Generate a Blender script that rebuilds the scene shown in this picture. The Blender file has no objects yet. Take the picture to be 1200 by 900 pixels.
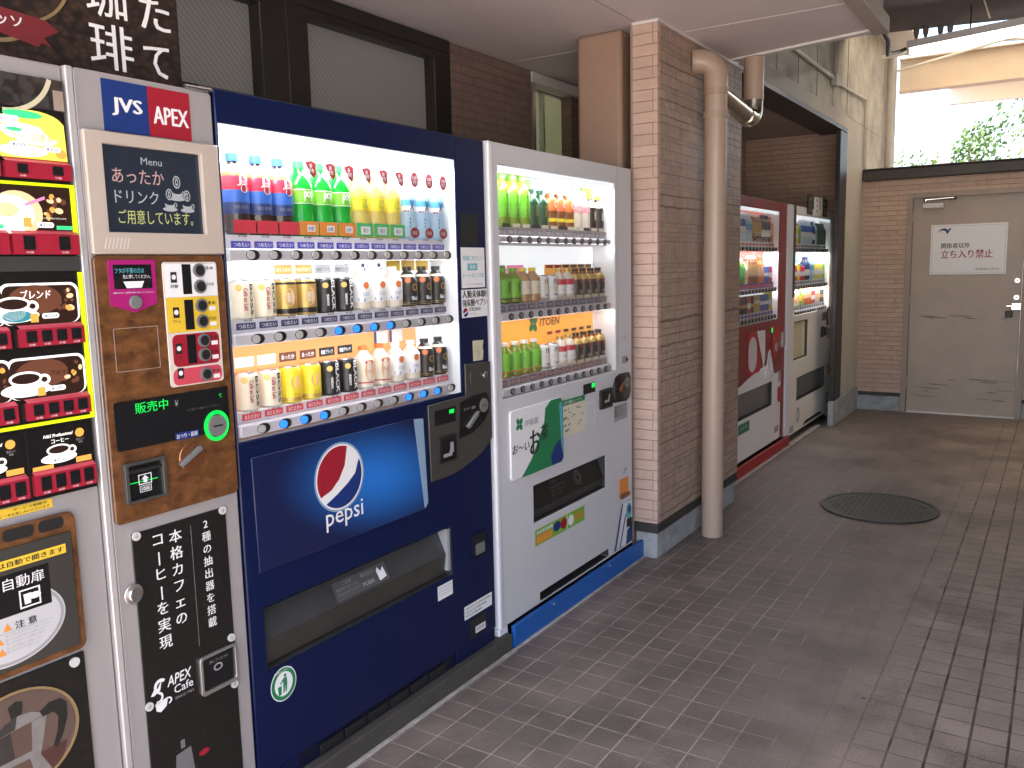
import bpy, bmesh, math, random
from mathutils import Vector, Matrix
R = math.radians
random.seed(7)
S = bpy.context.scene
COL = S.collection

# ---------------------------------------------------------------- camera
cam = bpy.data.objects.new('camera', bpy.data.cameras.new('camera'))
COL.objects.link(cam)
cam.data.sensor_width = 36.0
cam.data.lens = 30.072
cam.data.clip_start = 0.05
cam.data.clip_end = 2000.0
rt = Vector((0.84243422, 0.53832279, -0.0226531))
up = Vector((-0.0533352, 0.12515517, 0.99070255))
fw = Vector((-0.53615291, 0.83339352, -0.13414655))
cam.matrix_world = Matrix(((rt.x, up.x, -fw.x, 0), (rt.y, up.y, -fw.y, 0), (rt.z, up.z, -fw.z, 1.5), (0, 0, 0, 1)))
S.camera = cam

# ---------------------------------------------------------------- light
SUN_EL, SUN_AZ = R(64), R(150)            # azimuth clockwise from +Y: the sun stands behind and to the right
world = bpy.data.worlds.new('World')
S.world = world
world.use_nodes = True
wn = world.node_tree.nodes
bg = wn['Background']
sky = wn.new('ShaderNodeTexSky')
sky.sky_type = 'NISHITA'
sky.sun_disc = False
sky.sun_elevation = SUN_EL
sky.sun_rotation = SUN_AZ
sky.dust_density = 2.5
sky.ozone_density = 1.0
world.node_tree.links.new(sky.outputs[0], bg.inputs[0])
bg.inputs[1].default_value = 0.15
sun = bpy.data.objects.new('sun', bpy.data.lights.new('sun', 'SUN'))
COL.objects.link(sun)
sun.data.energy = 4.8
sun.data.angle = R(0.5)
sun.data.color = (1.0, 0.93, 0.84)
sd = Vector((math.sin(SUN_AZ) * math.cos(SUN_EL), math.cos(SUN_AZ) * math.cos(SUN_EL), math.sin(SUN_EL)))
sun.rotation_euler = sd.to_track_quat('Z', 'Y').to_euler()
sun.location = (3, -6, 9)
S.view_settings.view_transform = 'Standard'
S.view_settings.look = 'None'
S.view_settings.gamma = 1.0
S.view_settings.exposure = 2.5
S.cycles.max_bounces = 10
S.cycles.diffuse_bounces = 5
S.cycles.transparent_max_bounces = 24
S.cycles.use_denoising = True
S.cycles.sample_clamp_indirect = 8.0
S.cycles.caustics_reflective = False
S.cycles.caustics_refractive = False

# ---------------------------------------------------------------- materials
MATS = {}

def M(name, col, rough=0.5, metal=0.0, emit=0.0, var=0.0, vscale=6.0, bump=0.0, bscale=60.0, spec=0.5, coat=0.0, ecol=None, transl=0.0, rvar=0.0):
    m = bpy.data.materials.new(name)
    m.use_nodes = True
    nt = m.node_tree
    N, L = nt.nodes, nt.links
    b = N['Principled BSDF']
    b.inputs['Base Color'].default_value = (*col, 1)
    b.inputs['Roughness'].default_value = rough
    b.inputs['Metallic'].default_value = metal
    b.inputs['Specular IOR Level'].default_value = spec
    b.inputs['Coat Weight'].default_value = coat
    if emit:
        b.inputs['Emission Color'].default_value = (*(ecol or col), 1)
        b.inputs['Emission Strength'].default_value = emit * 0.76
    if var or bump or rvar:
        tc = N.new('ShaderNodeTexCoord')
        if var or rvar:
            nz = N.new('ShaderNodeTexNoise')
            nz.inputs['Scale'].default_value = vscale
            nz.inputs['Detail'].default_value = 7
            nz.inputs['Roughness'].default_value = 0.62
            L.new(tc.outputs['Object'], nz.inputs['Vector'])
        if var:
            mr = N.new('ShaderNodeMapRange')
            mr.inputs[1].default_value = 0.28
            mr.inputs[2].default_value = 0.72
            mr.inputs[3].default_value = 1 - var
            mr.inputs[4].default_value = 1 + var
            L.new(nz.outputs[0], mr.inputs[0])
            mx = N.new('ShaderNodeMix')
            mx.data_type = 'RGBA'
            mx.blend_type = 'MULTIPLY'
            mx.inputs[0].default_value = 1
            mx.inputs[6].default_value = (*col, 1)
            L.new(mr.outputs[0], mx.inputs[7])
            L.new(mx.outputs[2], b.inputs['Base Color'])
        if rvar:
            m2 = N.new('ShaderNodeMapRange')
            m2.inputs[1].default_value = 0.3
            m2.inputs[2].default_value = 0.7
            m2.inputs[3].default_value = max(0.02, rough - rvar)
            m2.inputs[4].default_value = min(1, rough + rvar)
            L.new(nz.outputs[0], m2.inputs[0])
            L.new(m2.outputs[0], b.inputs['Roughness'])
        if bump:
            n2 = N.new('ShaderNodeTexNoise')
            n2.inputs['Scale'].default_value = bscale
            n2.inputs['Detail'].default_value = 4
            L.new(tc.outputs['Object'], n2.inputs['Vector'])
            bp = N.new('ShaderNodeBump')
            bp.inputs['Strength'].default_value = bump
            bp.inputs['Distance'].default_value = 0.01
            L.new(n2.outputs[0], bp.inputs['Height'])
            L.new(bp.outputs[0], b.inputs['Normal'])
    if transl:
        out = N['Material Output']
        tr = N.new('ShaderNodeBsdfTranslucent')
        tr.inputs[0].default_value = (*col, 1)
        mix = N.new('ShaderNodeMixShader')
        mix.inputs[0].default_value = transl
        L.new(b.outputs[0], mix.inputs[1])
        L.new(tr.outputs[0], mix.inputs[2])
        L.new(mix.outputs[0], out.inputs[0])
    MATS[name] = m
    return m

def glass_mat(name, tint=(1, 1, 1), gloss=0.08, rough=0.03):
    m = bpy.data.materials.new(name)
    m.use_nodes = True
    N, L = m.node_tree.nodes, m.node_tree.links
    N.remove(N['Principled BSDF'])
    t = N.new('ShaderNodeBsdfTransparent')
    t.inputs[0].default_value = (*tint, 1)
    g = N.new('ShaderNodeBsdfGlossy')
    g.inputs['Roughness'].default_value = rough
    fr = N.new('ShaderNodeLayerWeight')
    fr.inputs[0].default_value = 0.25
    mr = N.new('ShaderNodeMapRange')
    mr.inputs[3].default_value = gloss * 0.5
    mr.inputs[4].default_value = gloss * 4
    L.new(fr.outputs['Fresnel'], mr.inputs[0])
    mix = N.new('ShaderNodeMixShader')
    L.new(mr.outputs[0], mix.inputs[0])
    L.new(t.outputs[0], mix.inputs[1])
    L.new(g.outputs[0], mix.inputs[2])
    L.new(mix.outputs[0], N['Material Output'].inputs[0])
    MATS[name] = m

def brick_mat(name, c1, c2, cm, w, h, mortar, bumpd, offset=0.5, var=0.25, rough=0.8, freq=2, split=False):
    m = bpy.data.materials.new(name)
    m.use_nodes = True
    N, L = m.node_tree.nodes, m.node_tree.links
    b = N['Principled BSDF']
    b.inputs['Roughness'].default_value = rough
    uv = N.new('ShaderNodeUVMap')
    br = N.new('ShaderNodeTexBrick')
    br.offset = offset
    br.offset_frequency = freq
    br.inputs['Color1'].default_value = (*c1, 1)
    br.inputs['Color2'].default_value = (*c2, 1)
    br.inputs['Mortar'].default_value = (*cm, 1)
    br.inputs['Scale'].default_value = 1.0
    br.inputs['Mortar Size'].default_value = mortar
    br.inputs['Mortar Smooth'].default_value = 0.3
    br.inputs['Brick Width'].default_value = w
    br.inputs['Row Height'].default_value = h
    nw = N.new('ShaderNodeTexNoise')
    nw.inputs['Scale'].default_value = 9
    nw.inputs['Detail'].default_value = 3
    L.new(uv.outputs[0], nw.inputs['Vector'])
    wob = N.new('ShaderNodeVectorMath')
    wob.operation = 'MULTIPLY_ADD'
    wob.inputs[1].default_value = (0.008, 0.008, 0)
    L.new(nw.outputs['Color'], wob.inputs[0])
    if split:
        # courses of uneven height: shift the rows by a noise that only varies with height
        sp = N.new('ShaderNodeSeparateXYZ')
        L.new(uv.outputs[0], sp.inputs[0])
        n1 = N.new('ShaderNodeTexNoise')
        n1.noise_dimensions = '1D'
        n1.inputs['Scale'].default_value = 9
        n1.inputs['Detail'].default_value = 1
        L.new(sp.outputs[1], n1.inputs['W'])
        sh = N.new('ShaderNodeMath')
        sh.operation = 'MULTIPLY_ADD'
        sh.inputs[1].default_value = 0.11
        L.new(n1.outputs[0], sh.inputs[0])
        L.new(sp.outputs[1], sh.inputs[2])
        cb = N.new('ShaderNodeCombineXYZ')
        L.new(sp.outputs[0], cb.inputs[0])
        L.new(sh.outputs[0], cb.inputs[1])
        L.new(cb.outputs[0], wob.inputs[2])
    else:
        L.new(uv.outputs[0], wob.inputs[2])
    L.new(wob.outputs[0], br.inputs['Vector'])
    nz = N.new('ShaderNodeTexNoise')
    nz.inputs['Scale'].default_value = 14
    nz.inputs['Detail'].default_value = 8
    nz.inputs['Roughness'].default_value = 0.7
    L.new(uv.outputs[0], nz.inputs['Vector'])
    mr = N.new('ShaderNodeMapRange')
    mr.inputs[1].default_value = 0.3
    mr.inputs[2].default_value = 0.7
    mr.inputs[3].default_value = 1 - var
    mr.inputs[4].default_value = 1 + var
    L.new(nz.outputs[0], mr.inputs[0])
    mx = N.new('ShaderNodeMix')
    mx.data_type = 'RGBA'
    mx.blend_type = 'MULTIPLY'
    mx.inputs[0].default_value = 1
    L.new(br.outputs['Color'], mx.inputs[6])
    L.new(mr.outputs[0], mx.inputs[7])
    L.new(mx.outputs[2], b.inputs['Base Color'])
    # height: mortar joints plus split-stone relief
    st = N.new('ShaderNodeTexNoise')
    st.inputs['Scale'].default_value = 34
    st.inputs['Detail'].default_value = 5
    mp = N.new('ShaderNodeMapping')
    mp.inputs['Scale'].default_value = (1.5, 0.55, 1) if split else (0.5, 1.4, 1)
    L.new(uv.outputs[0], mp.inputs[0])
    L.new(mp.outputs[0], st.inputs['Vector'])
    ma = N.new('ShaderNodeMath')
    ma.operation = 'MULTIPLY_ADD'
    ma.inputs[1].default_value = 1.1 if split else 0.45
    L.new(st.outputs[0], ma.inputs[0])
    inv = N.new('ShaderNodeMath')
    inv.operation = 'SUBTRACT'
    inv.inputs[0].default_value = 1.0
    L.new(br.outputs['Fac'], inv.inputs[1])
    L.new(inv.outputs[0], ma.inputs[2])
    bp = N.new('ShaderNodeBump')
    bp.inputs['Strength'].default_value = 0.9
    bp.inputs['Distance'].default_value = bumpd
    L.new(ma.outputs[0], bp.inputs['Height'])
    L.new(bp.outputs[0], b.inputs['Normal'])
    MATS[name] = m

def floor_mat():
    m = bpy.data.materials.new('floor_tiles')
    m.use_nodes = True
    N, L = m.node_tree.nodes, m.node_tree.links
    b = N['Principled BSDF']
    def math_(op, a, c=None, d=None, clamp=False):
        n = N.new('ShaderNodeMath')
        n.operation = op
        n.use_clamp = clamp
        for i, v in enumerate((a, c, d)):
            if v is None:
                continue
            if isinstance(v, (int, float)):
                n.inputs[i].default_value = v
            else:
                L.new(v, n.inputs[i])
        return n.outputs[0]
    def mix_(f, a, c, bt='MIX'):
        n = N.new('ShaderNodeMix')
        n.data_type = 'RGBA'
        n.blend_type = bt
        for i, v in ((0, f), (6, a), (7, c)):
            if isinstance(v, (int, float)):
                n.inputs[i].default_value = v
            elif isinstance(v, tuple):
                n.inputs[i].default_value = (*v, 1)
            else:
                L.new(v, n.inputs[i])
        return n.outputs[2]
    def noise(scale, det=5, rough=0.6, vec=None):
        n = N.new('ShaderNodeTexNoise')
        n.inputs['Scale'].default_value = scale
        n.inputs['Detail'].default_value = det
        n.inputs['Roughness'].default_value = rough
        L.new(vec or tc.outputs['Object'], n.inputs['Vector'])
        return n.outputs[0]
    def ramp(v, a, c, lo=0.0, hi=1.0):
        n = N.new('ShaderNodeMapRange')
        n.interpolation_type = 'SMOOTHSTEP'
        for i, q in enumerate((a, c, lo, hi)):
            n.inputs[i + 1].default_value = q
        L.new(v, n.inputs[0])
        return n.outputs[0]
    tc = N.new('ShaderNodeTexCoord')
    sx = N.new('ShaderNodeSeparateXYZ')
    L.new(tc.outputs['Object'], sx.inputs[0])
    P = 0.1045
    gx = math_('DIVIDE', math_('ADD', sx.outputs[0], 0.170), P)
    gy = math_('DIVIDE', math_('SUBTRACT', sx.outputs[1], 2.669), P)
    ex = math_('ABSOLUTE', math_('SUBTRACT', math_('FRACT', gx), 0.5))
    ey = math_('ABSOLUTE', math_('SUBTRACT', math_('FRACT', gy), 0.5))
    e = math_('MAXIMUM', ex, ey)
    n_edge = noise(55, 2)
    gw = math_('MULTIPLY_ADD', n_edge, 0.02, e)
    joint = ramp(gw, 0.476, 0.497)
    right = ramp(sx.outputs[0], -0.62, -0.25)
    jx = ramp(math_('ADD', math_('MULTIPLY_ADD', n_edge, 0.02, ex), math_('MULTIPLY', right, 0.014)), 0.474, 0.492)
    cell = N.new('ShaderNodeCombineXYZ')
    L.new(math_('FLOOR', gx), cell.inputs[0])
    L.new(math_('FLOOR', gy), cell.inputs[1])
    wn_ = N.new('ShaderNodeTexWhiteNoise')
    wn_.noise_dimensions = '2D'
    L.new(cell.outputs[0], wn_.inputs[0])
    big = noise(0.55, 4)
    med = noise(3.2, 6, 0.65)
    fine = noise(120, 5, 0.7)
    # purplish brown near the machines, lighter and warmer away from them
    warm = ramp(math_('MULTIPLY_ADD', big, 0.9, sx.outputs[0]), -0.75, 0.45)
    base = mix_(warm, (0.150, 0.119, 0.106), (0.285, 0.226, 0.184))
    tint = N.new('ShaderNodeMapRange')
    tint.inputs[3].default_value = 0.93
    tint.inputs[4].default_value = 1.07
    L.new(wn_.outputs[0], tint.inputs[0])
    base = mix_(1.0, base, tint.outputs[0], 'MULTIPLY')
    base = mix_(1.0, base, ramp(med, 0.3, 0.72, 0.70, 1.22), 'MULTIPLY')
    base = mix_(1.0, base, ramp(fine, 0.25, 0.75, 0.82, 1.16), 'MULTIPLY')
    # dirt patches and small dark spots
    dirt = ramp(noise(1.7, 7, 0.72), 0.47, 0.64)
    base = mix_(math_('MULTIPLY', dirt, math_('MULTIPLY', ramp(noise(170, 2), 0.42, 0.6), 0.75)), base, (0.045, 0.035, 0.032))
    vo = N.new('ShaderNodeTexVoronoi')
    vo.inputs['Scale'].default_value = 3.1
    L.new(tc.outputs['Object'], vo.inputs['Vector'])
    spot = math_('MULTIPLY', ramp(math_('MULTIPLY_ADD', noise(60, 2), 0.03, vo.outputs['Distance']), 0.045, 0.028), 0.75)
    base = mix_(spot, base, (0.03, 0.022, 0.02))
    v2 = N.new('ShaderNodeTexVoronoi')
    v2.inputs['Scale'].default_value = 17
    L.new(tc.outputs['Object'], v2.inputs['Vector'])
    grit = math_('MULTIPLY', ramp(math_('MULTIPLY_ADD', noise(140, 2), 0.05, v2.outputs['Distance']), 0.105, 0.075), ramp(noise(2.1, 4), 0.48, 0.62, 0.0, 0.75))
    base = mix_(grit, base, (0.035, 0.027, 0.024))
    # joints: pale cement to the left, dirty and dark to the right, worn away between and far down the passage
    side = ramp(math_('MULTIPLY_ADD', noise(2.3, 3), 0.35, sx.outputs[0]), -0.55, -0.30)
    jc = mix_(side, (0.32, 0.275, 0.25), (0.030, 0.021, 0.017))
    worn = noise(2.6, 4, 0.6)
    dist = math_('ABSOLUTE', math_('ADD', sx.outputs[0], 0.62))
    clean = ramp(dist, 0.05, 0.42)
    keep = ramp(math_('MULTIPLY_ADD', clean, 0.30, math_('SUBTRACT', worn, 0.15)), 0.36, 0.56)
    keep = math_('MULTIPLY', keep, ramp(noise(7.5, 3), 0.36, 0.60, 0.25, 1.0))
    keep = math_('MAXIMUM', keep, math_('MULTIPLY', right, 0.72))
    far = ramp(sx.outputs[1], 5.4, 7.2, 1.0, 0.22)
    jj = math_('MAXIMUM', math_('MULTIPLY', joint, 0.92), jx)
    jf = math_('MULTIPLY', math_('MULTIPLY', jj, math_('MAXIMUM', keep, 0.12)), math_('MAXIMUM', far, math_('MULTIPLY', right, 0.8)))
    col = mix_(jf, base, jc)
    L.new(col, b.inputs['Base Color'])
    L.new(ramp(med, 0.3, 0.7, 0.42, 0.66), b.inputs['Roughness'])
    b.inputs['Specular IOR Level'].default_value = 0.35
    bp = N.new('ShaderNodeBump')
    bp.inputs['Strength'].default_value = 0.5
    bp.inputs['Distance'].default_value = 0.003
    hh = math_('ADD', math_('SUBTRACT', 1.0, joint), math_('MULTIPLY_ADD', fine, 0.25, math_('MULTIPLY', wn_.outputs[0], 0.15)))
    L.new(hh, bp.inputs['Height'])
    L.new(bp.outputs[0], b.inputs['Normal'])
    MATS['floor_tiles'] = m

def two_tone(name, c1, c2, kind, scale, lo, hi, rough=0.5, stretch=(1, 1, 1), emit=0.0, uvc=True, bumpd=0.0, spec=0.5):
    """colour ramp between two tones over a noise, voronoi or wave pattern"""
    m = bpy.data.materials.new(name)
    m.use_nodes = True
    N, L = m.node_tree.nodes, m.node_tree.links
    b = N['Principled BSDF']
    b.inputs['Roughness'].default_value = rough
    b.inputs['Specular IOR Level'].default_value = spec
    tc = N.new('ShaderNodeTexCoord')
    mp = N.new('ShaderNodeMapping')
    mp.inputs['Scale'].default_value = stretch
    L.new(tc.outputs['UV' if uvc else 'Object'], mp.inputs[0])
    if kind == 'noise':
        t = N.new('ShaderNodeTexNoise')
        t.inputs['Scale'].default_value = scale
        t.inputs['Detail'].default_value = 7
        t.inputs['Roughness'].default_value = 0.65
        out = t.outputs[0]
    elif kind == 'voronoi':
        t = N.new('ShaderNodeTexVoronoi')
        t.inputs['Scale'].default_value = scale
        out = t.outputs['Distance']
    else:
        t = N.new('ShaderNodeTexWave')
        t.inputs['Scale'].default_value = scale
        t.bands_direction = 'DIAGONAL' if kind == 'diag' else 'X'
        out = t.outputs['Fac']
    L.new(mp.outputs[0], t.inputs['Vector'])
    mr = N.new('ShaderNodeMapRange')
    mr.inputs[1].default_value = lo
    mr.inputs[2].default_value = hi
    L.new(out, mr.inputs[0])
    mx = N.new('ShaderNodeMix')
    mx.data_type = 'RGBA'
    mx.inputs[6].default_value = (*c1, 1)
    mx.inputs[7].default_value = (*c2, 1)
    L.new(mr.outputs[0], mx.inputs[0])
    L.new(mx.outputs[2], b.inputs['Base Color'])
    if emit:
        L.new(mx.outputs[2], b.inputs['Emission Color'])
        b.inputs['Emission Strength'].default_value = emit * 0.76
    if bumpd:
        bp = N.new('ShaderNodeBump')
        bp.inputs['Distance'].default_value = bumpd
        L.new(mr.outputs[0], bp.inputs['Height'])
        L.new(bp.outputs[0], b.inputs['Normal'])
    MATS[name] = m

def glow_print(name, c_edge, c_mid, cu, cv, ru, rv, emit=0.0, rough=0.25, tilt=0.0):
    """printed radial colour design on a panel, centred on (cu, cv) of its UV, which is in metres"""
    m = bpy.data.materials.new(name)
    m.use_nodes = True
    N, L = m.node_tree.nodes, m.node_tree.links
    b = N['Principled BSDF']
    b.inputs['Roughness'].default_value = rough
    uv = N.new('ShaderNodeUVMap')
    mp = N.new('ShaderNodeMapping')
    mp.vector_type = 'TEXTURE'
    mp.inputs['Location'].default_value = (cu, cv, 0)
    mp.inputs['Rotation'].default_value = (0, 0, tilt)
    mp.inputs['Scale'].default_value = (ru, rv, 1)
    L.new(uv.outputs[0], mp.inputs[0])
    ln = N.new('ShaderNodeVectorMath')
    ln.operation = 'LENGTH'
    L.new(mp.outputs[0], ln.inputs[0])
    mr = N.new('ShaderNodeMapRange')
    mr.interpolation_type = 'SMOOTHSTEP'
    mr.inputs[1].default_value = 0.0
    mr.inputs[2].default_value = 1.0
    L.new(ln.outputs['Value'], mr.inputs[0])
    mx = N.new('ShaderNodeMix')
    mx.data_type = 'RGBA'
    mx.inputs[6].default_value = (*c_mid, 1)
    mx.inputs[7].default_value = (*c_edge, 1)
    L.new(mr.outputs[0], mx.inputs[0])
    L.new(mx.outputs[2], b.inputs['Base Color'])
    if emit:
        L.new(mx.outputs[2], b.inputs['Emission Color'])
        b.inputs['Emission Strength'].default_value = emit * 0.76
    MATS[name] = m

# ---------------------------------------------------------------- geometry helpers
# A shape is (verts, faces, material).  Face coordinates are (u along the front, d out of the front, v up).
def box(a0, a1, b0, b1, c0, c1, mat):
    v = [(a0, b0, c0), (a1, b0, c0), (a1, b1, c0), (a0, b1, c0), (a0, b0, c1), (a1, b0, c1), (a1, b1, c1), (a0, b1, c1)]
    f = [(3, 2, 1, 0), (4, 5, 6, 7), (0, 1, 5, 4), (1, 2, 6, 5), (2, 3, 7, 6), (3, 0, 4, 7)]
    return (v, f, mat)

def slab(pts, d0, d1, mat):
    """outline in (u, v) given real thickness from d0 to d1"""
    n = len(pts)
    v = [(p[0], d0, p[1]) for p in pts] + [(p[0], d1, p[1]) for p in pts]
    f = [tuple(range(n)), tuple(range(2 * n - 1, n - 1, -1))] + [(i, (i + 1) % n, n + (i + 1) % n, n + i) for i in range(n)]
    return (v, f, mat)

def flat(pts, d, mat):
    return ([(p[0], d, p[1]) for p in pts], [tuple(range(len(pts)))], mat)

def rect(u0, u1, v0, v1):
    return [(u0, v0), (u1, v0), (u1, v1), (u0, v1)]

def rrect(u0, u1, v0, v1, r, n=5):
    out = []
    for cx, cy, a in ((u1 - r, v1 - r, 0), (u0 + r, v1 - r, 90), (u0 + r, v0 + r, 180), (u1 - r, v0 + r, 270)):
        for k in range(n + 1):
            t = R(a + 90 * k / n)
            out.append((cx + r * math.cos(t), cy + r * math.sin(t)))
    return out

def ell(cu, cv, ru, rv, n=28, a0=0, a1=360, tilt=0):
    full = abs(a1 - a0) >= 360
    out = []
    for k in range(n if full else n + 1):
        t = R(a0 + (a1 - a0) * k / n)
        x, y = ru * math.cos(t), rv * math.sin(t)
        c, s = math.cos(R(tilt)), math.sin(R(tilt))
        out.append((cu + x * c - y * s, cv + x * s + y * c))
    return out

def band(outer, inner, d0, d1, mat):
    """ring between two outlines with the same number of points"""
    n = len(outer)
    v = [(p[0], d, p[1]) for o, d in ((outer, d0), (inner, d0), (outer, d1), (inner, d1)) for p in o]
    f = []
    for i in range(n):
        j = (i + 1) % n
        f += [(i, j, n + j, n + i), (2 * n + i, 3 * n + i, 3 * n + j, 2 * n + j), (i, 2 * n + i, 2 * n + j, j), (n + i, n + j, 3 * n + j, 3 * n + i)]
    return (v, f, mat)

def arc_band(cu, cv, r0, r1, a0, a1, d, mat, n=20, sy=1.0):
    o = ell(cu, cv, r1, r1 * sy, n, a0, a1)
    i = ell(cu, cv, r0, r0 * sy, n, a0, a1)
    return flat(o + i[::-1], d, mat)

_TX = {}
def text(s, u0, u1, v0, v1, d, mat, bold=0.0, shear=0.0, spacing=1.0):
    """lettering fitted to a rectangle"""
    key = (s, bold, shear, spacing)
    if key not in _TX:
        c = bpy.data.curves.new('lettering', 'FONT')
        c.body = s
        c.resolution_u = 2
        heavy = bold if bold >= 0.03 or any(ord(ch) > 0x2E80 for ch in s) else 0.0     # dense signs are thickened by overlaying shifted copies
        c.offset = 0.0 if heavy else bold
        c.shear = shear
        c.space_line = spacing
        c.align_x = 'CENTER'
        o = bpy.data.objects.new('lettering', c)
        me = bpy.data.meshes.new_from_object(o)
        vs = [(v.co.x, v.co.y) for v in me.vertices]
        fs = [tuple(p.vertices) for p in me.polygons]
        bpy.data.objects.remove(o)
        bpy.data.meshes.remove(me)
        bpy.data.curves.remove(c)
        if heavy:
            k, base, bf = len(vs), list(vs), list(fs)
            for q, (dx, dy) in enumerate(((heavy * 0.8, heavy * 0.15), (-heavy * 0.8, -heavy * 0.15)), 1):
                vs += [(p[0] + dx, p[1] + dy) for p in base]
                fs += [tuple(i + k * q for i in f) for f in bf]
        xs = [p[0] for p in vs]
        ys = [p[1] for p in vs]
        x0, x1, y0, y1 = min(xs), max(xs), min(ys), max(ys)
        _TX[key] = ([((p[0] - x0) / (x1 - x0), (p[1] - y0) / max(1e-6, y1 - y0)) for p in vs], fs)
    vs, fs = _TX[key]
    third = len(vs) // 3 if bold and (bold >= 0.03 or any(ord(ch) > 0x2E80 for ch in s)) else len(vs)
    return ([(u0 + p[0] * (u1 - u0), d + 0.00004 * (i // max(1, third)), v0 + p[1] * (v1 - v0)) for i, p in enumerate(vs)], fs, mat)

def column(s, u0, u1, v0, v1, d, mat, bold=0.0):
    """vertical Japanese lettering, one sign below the other"""
    return text('\n'.join('|' if ch == 'ー' else ch for ch in s), u0, u1, v0, v1, d, mat, bold, 0, 1.2)

def lathe(prof, mat, n=20, cx=0, cy=0):
    """prof: [(r, z)]; axis vertical"""
    v, f = [], []
    for r, z in prof:
        for k in range(n):
            a = 2 * math.pi * k / n
            v.append((cx + r * math.cos(a), cy + r * math.sin(a), z))
    for i in range(len(prof) - 1):
        for k in range(n):
            j = (k + 1) % n
            f.append((i * n + k, i * n + j, (i + 1) * n + j, (i + 1) * n + k))
    f.append(tuple(range(n - 1, -1, -1)))
    f.append(tuple((len(prof) - 1) * n + k for k in range(n)))
    return (v, f, mat)

def tube(pts, r, mat, n=16, caps=True):
    pts = [Vector(p) for p in pts]
    v, f = [], []
    t = (pts[1] - pts[0]).normalized()
    a = t.orthogonal().normalized()
    for i, p in enumerate(pts):
        tn = ((pts[min(i + 1, len(pts) - 1)] - p).normalized() + (p - pts[max(i - 1, 0)]).normalized())
        tn = tn.normalized() if tn.length > 1e-6 else t
        a = (a - tn * a.dot(tn)).normalized()
        b = tn.cross(a)
        rr = r[i] if isinstance(r, (list, tuple)) else r
        for k in range(n):
            g = 2 * math.pi * k / n
            v.append(tuple(p + rr * (math.cos(g) * a + math.sin(g) * b)))
    for i in range(len(pts) - 1):
        for k in range(n):
            j = (k + 1) % n
            f.append((i * n + k, i * n + j, (i + 1) * n + j, (i + 1) * n + k))
    if caps:
        f.append(tuple(range(n - 1, -1, -1)))
        f.append(tuple((len(pts) - 1) * n + k for k in range(n)))
    return (v, f, mat)

def bend(c, p0, p1, n=8):
    """quarter bend from p0 to p1 with the corner at c"""
    p0, p1, c = Vector(p0), Vector(p1), Vector(c)
    return [tuple((1 - t) ** 2 * p0 + 2 * t * (1 - t) * c + t * t * p1) for t in [k / n for k in range(n + 1)]]

def holed(u0, u1, v0, v1, holes, d0, d1, mat):
    """plate with rectangular openings"""
    us = sorted({u0, u1, *[q for h in holes for q in h[:2]]})
    vs = sorted({v0, v1, *[q for h in holes for q in h[2:]]})
    V, F, idx = [], [], {}
    def pt(i, j, d):
        k = (i, j, d)
        if k not in idx:
            idx[k] = len(V)
            V.append((us[i], d, vs[j]))
        return idx[k]
    nu, nv = len(us) - 1, len(vs) - 1
    def solid(i, j):
        if not (0 <= i < nu and 0 <= j < nv):
            return False
        cu, cv = (us[i] + us[i + 1]) / 2, (vs[j] + vs[j + 1]) / 2
        return not any(h[0] < cu < h[1] and h[2] < cv < h[3] for h in holes)
    for i in range(nu):
        for j in range(nv):
            if not solid(i, j):
                continue
            F.append((pt(i, j, d1), pt(i + 1, j, d1), pt(i + 1, j + 1, d1), pt(i, j + 1, d1)))
            F.append((pt(i, j, d0), pt(i, j + 1, d0), pt(i + 1, j + 1, d0), pt(i + 1, j, d0)))
            for di, dj, e in ((-1, 0, ((i, j), (i, j + 1))), (1, 0, ((i + 1, j), (i + 1, j + 1))), (0, -1, ((i, j), (i + 1, j))), (0, 1, ((i, j + 1), (i + 1, j + 1)))):
                if not solid(i + di, j + dj):
                    (a, b_), (c, d_) = e
                    F.append((pt(a, b_, d0), pt(c, d_, d0), pt(c, d_, d1), pt(a, b_, d1)))
    return (V, F, mat)

def pocket(u0, u1, v0, v1, d0, d1, mat):
    """inside of a recess: back and four walls, open towards the viewer"""
    v = [(u0, d0, v0), (u1, d0, v0), (u1, d0, v1), (u0, d0, v1), (u0, d1, v0), (u1, d1, v0), (u1, d1, v1), (u0, d1, v1)]
    return (v, [(0, 1, 2, 3), (0, 1, 5, 4), (1, 2, 6, 5), (2, 3, 7, 6), (3, 0, 4, 7)], mat)

def disc(cu, cv, r, d0, d1, mat, n=24):
    return slab(ell(cu, cv, r, r, n), d0, d1, mat)

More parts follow.
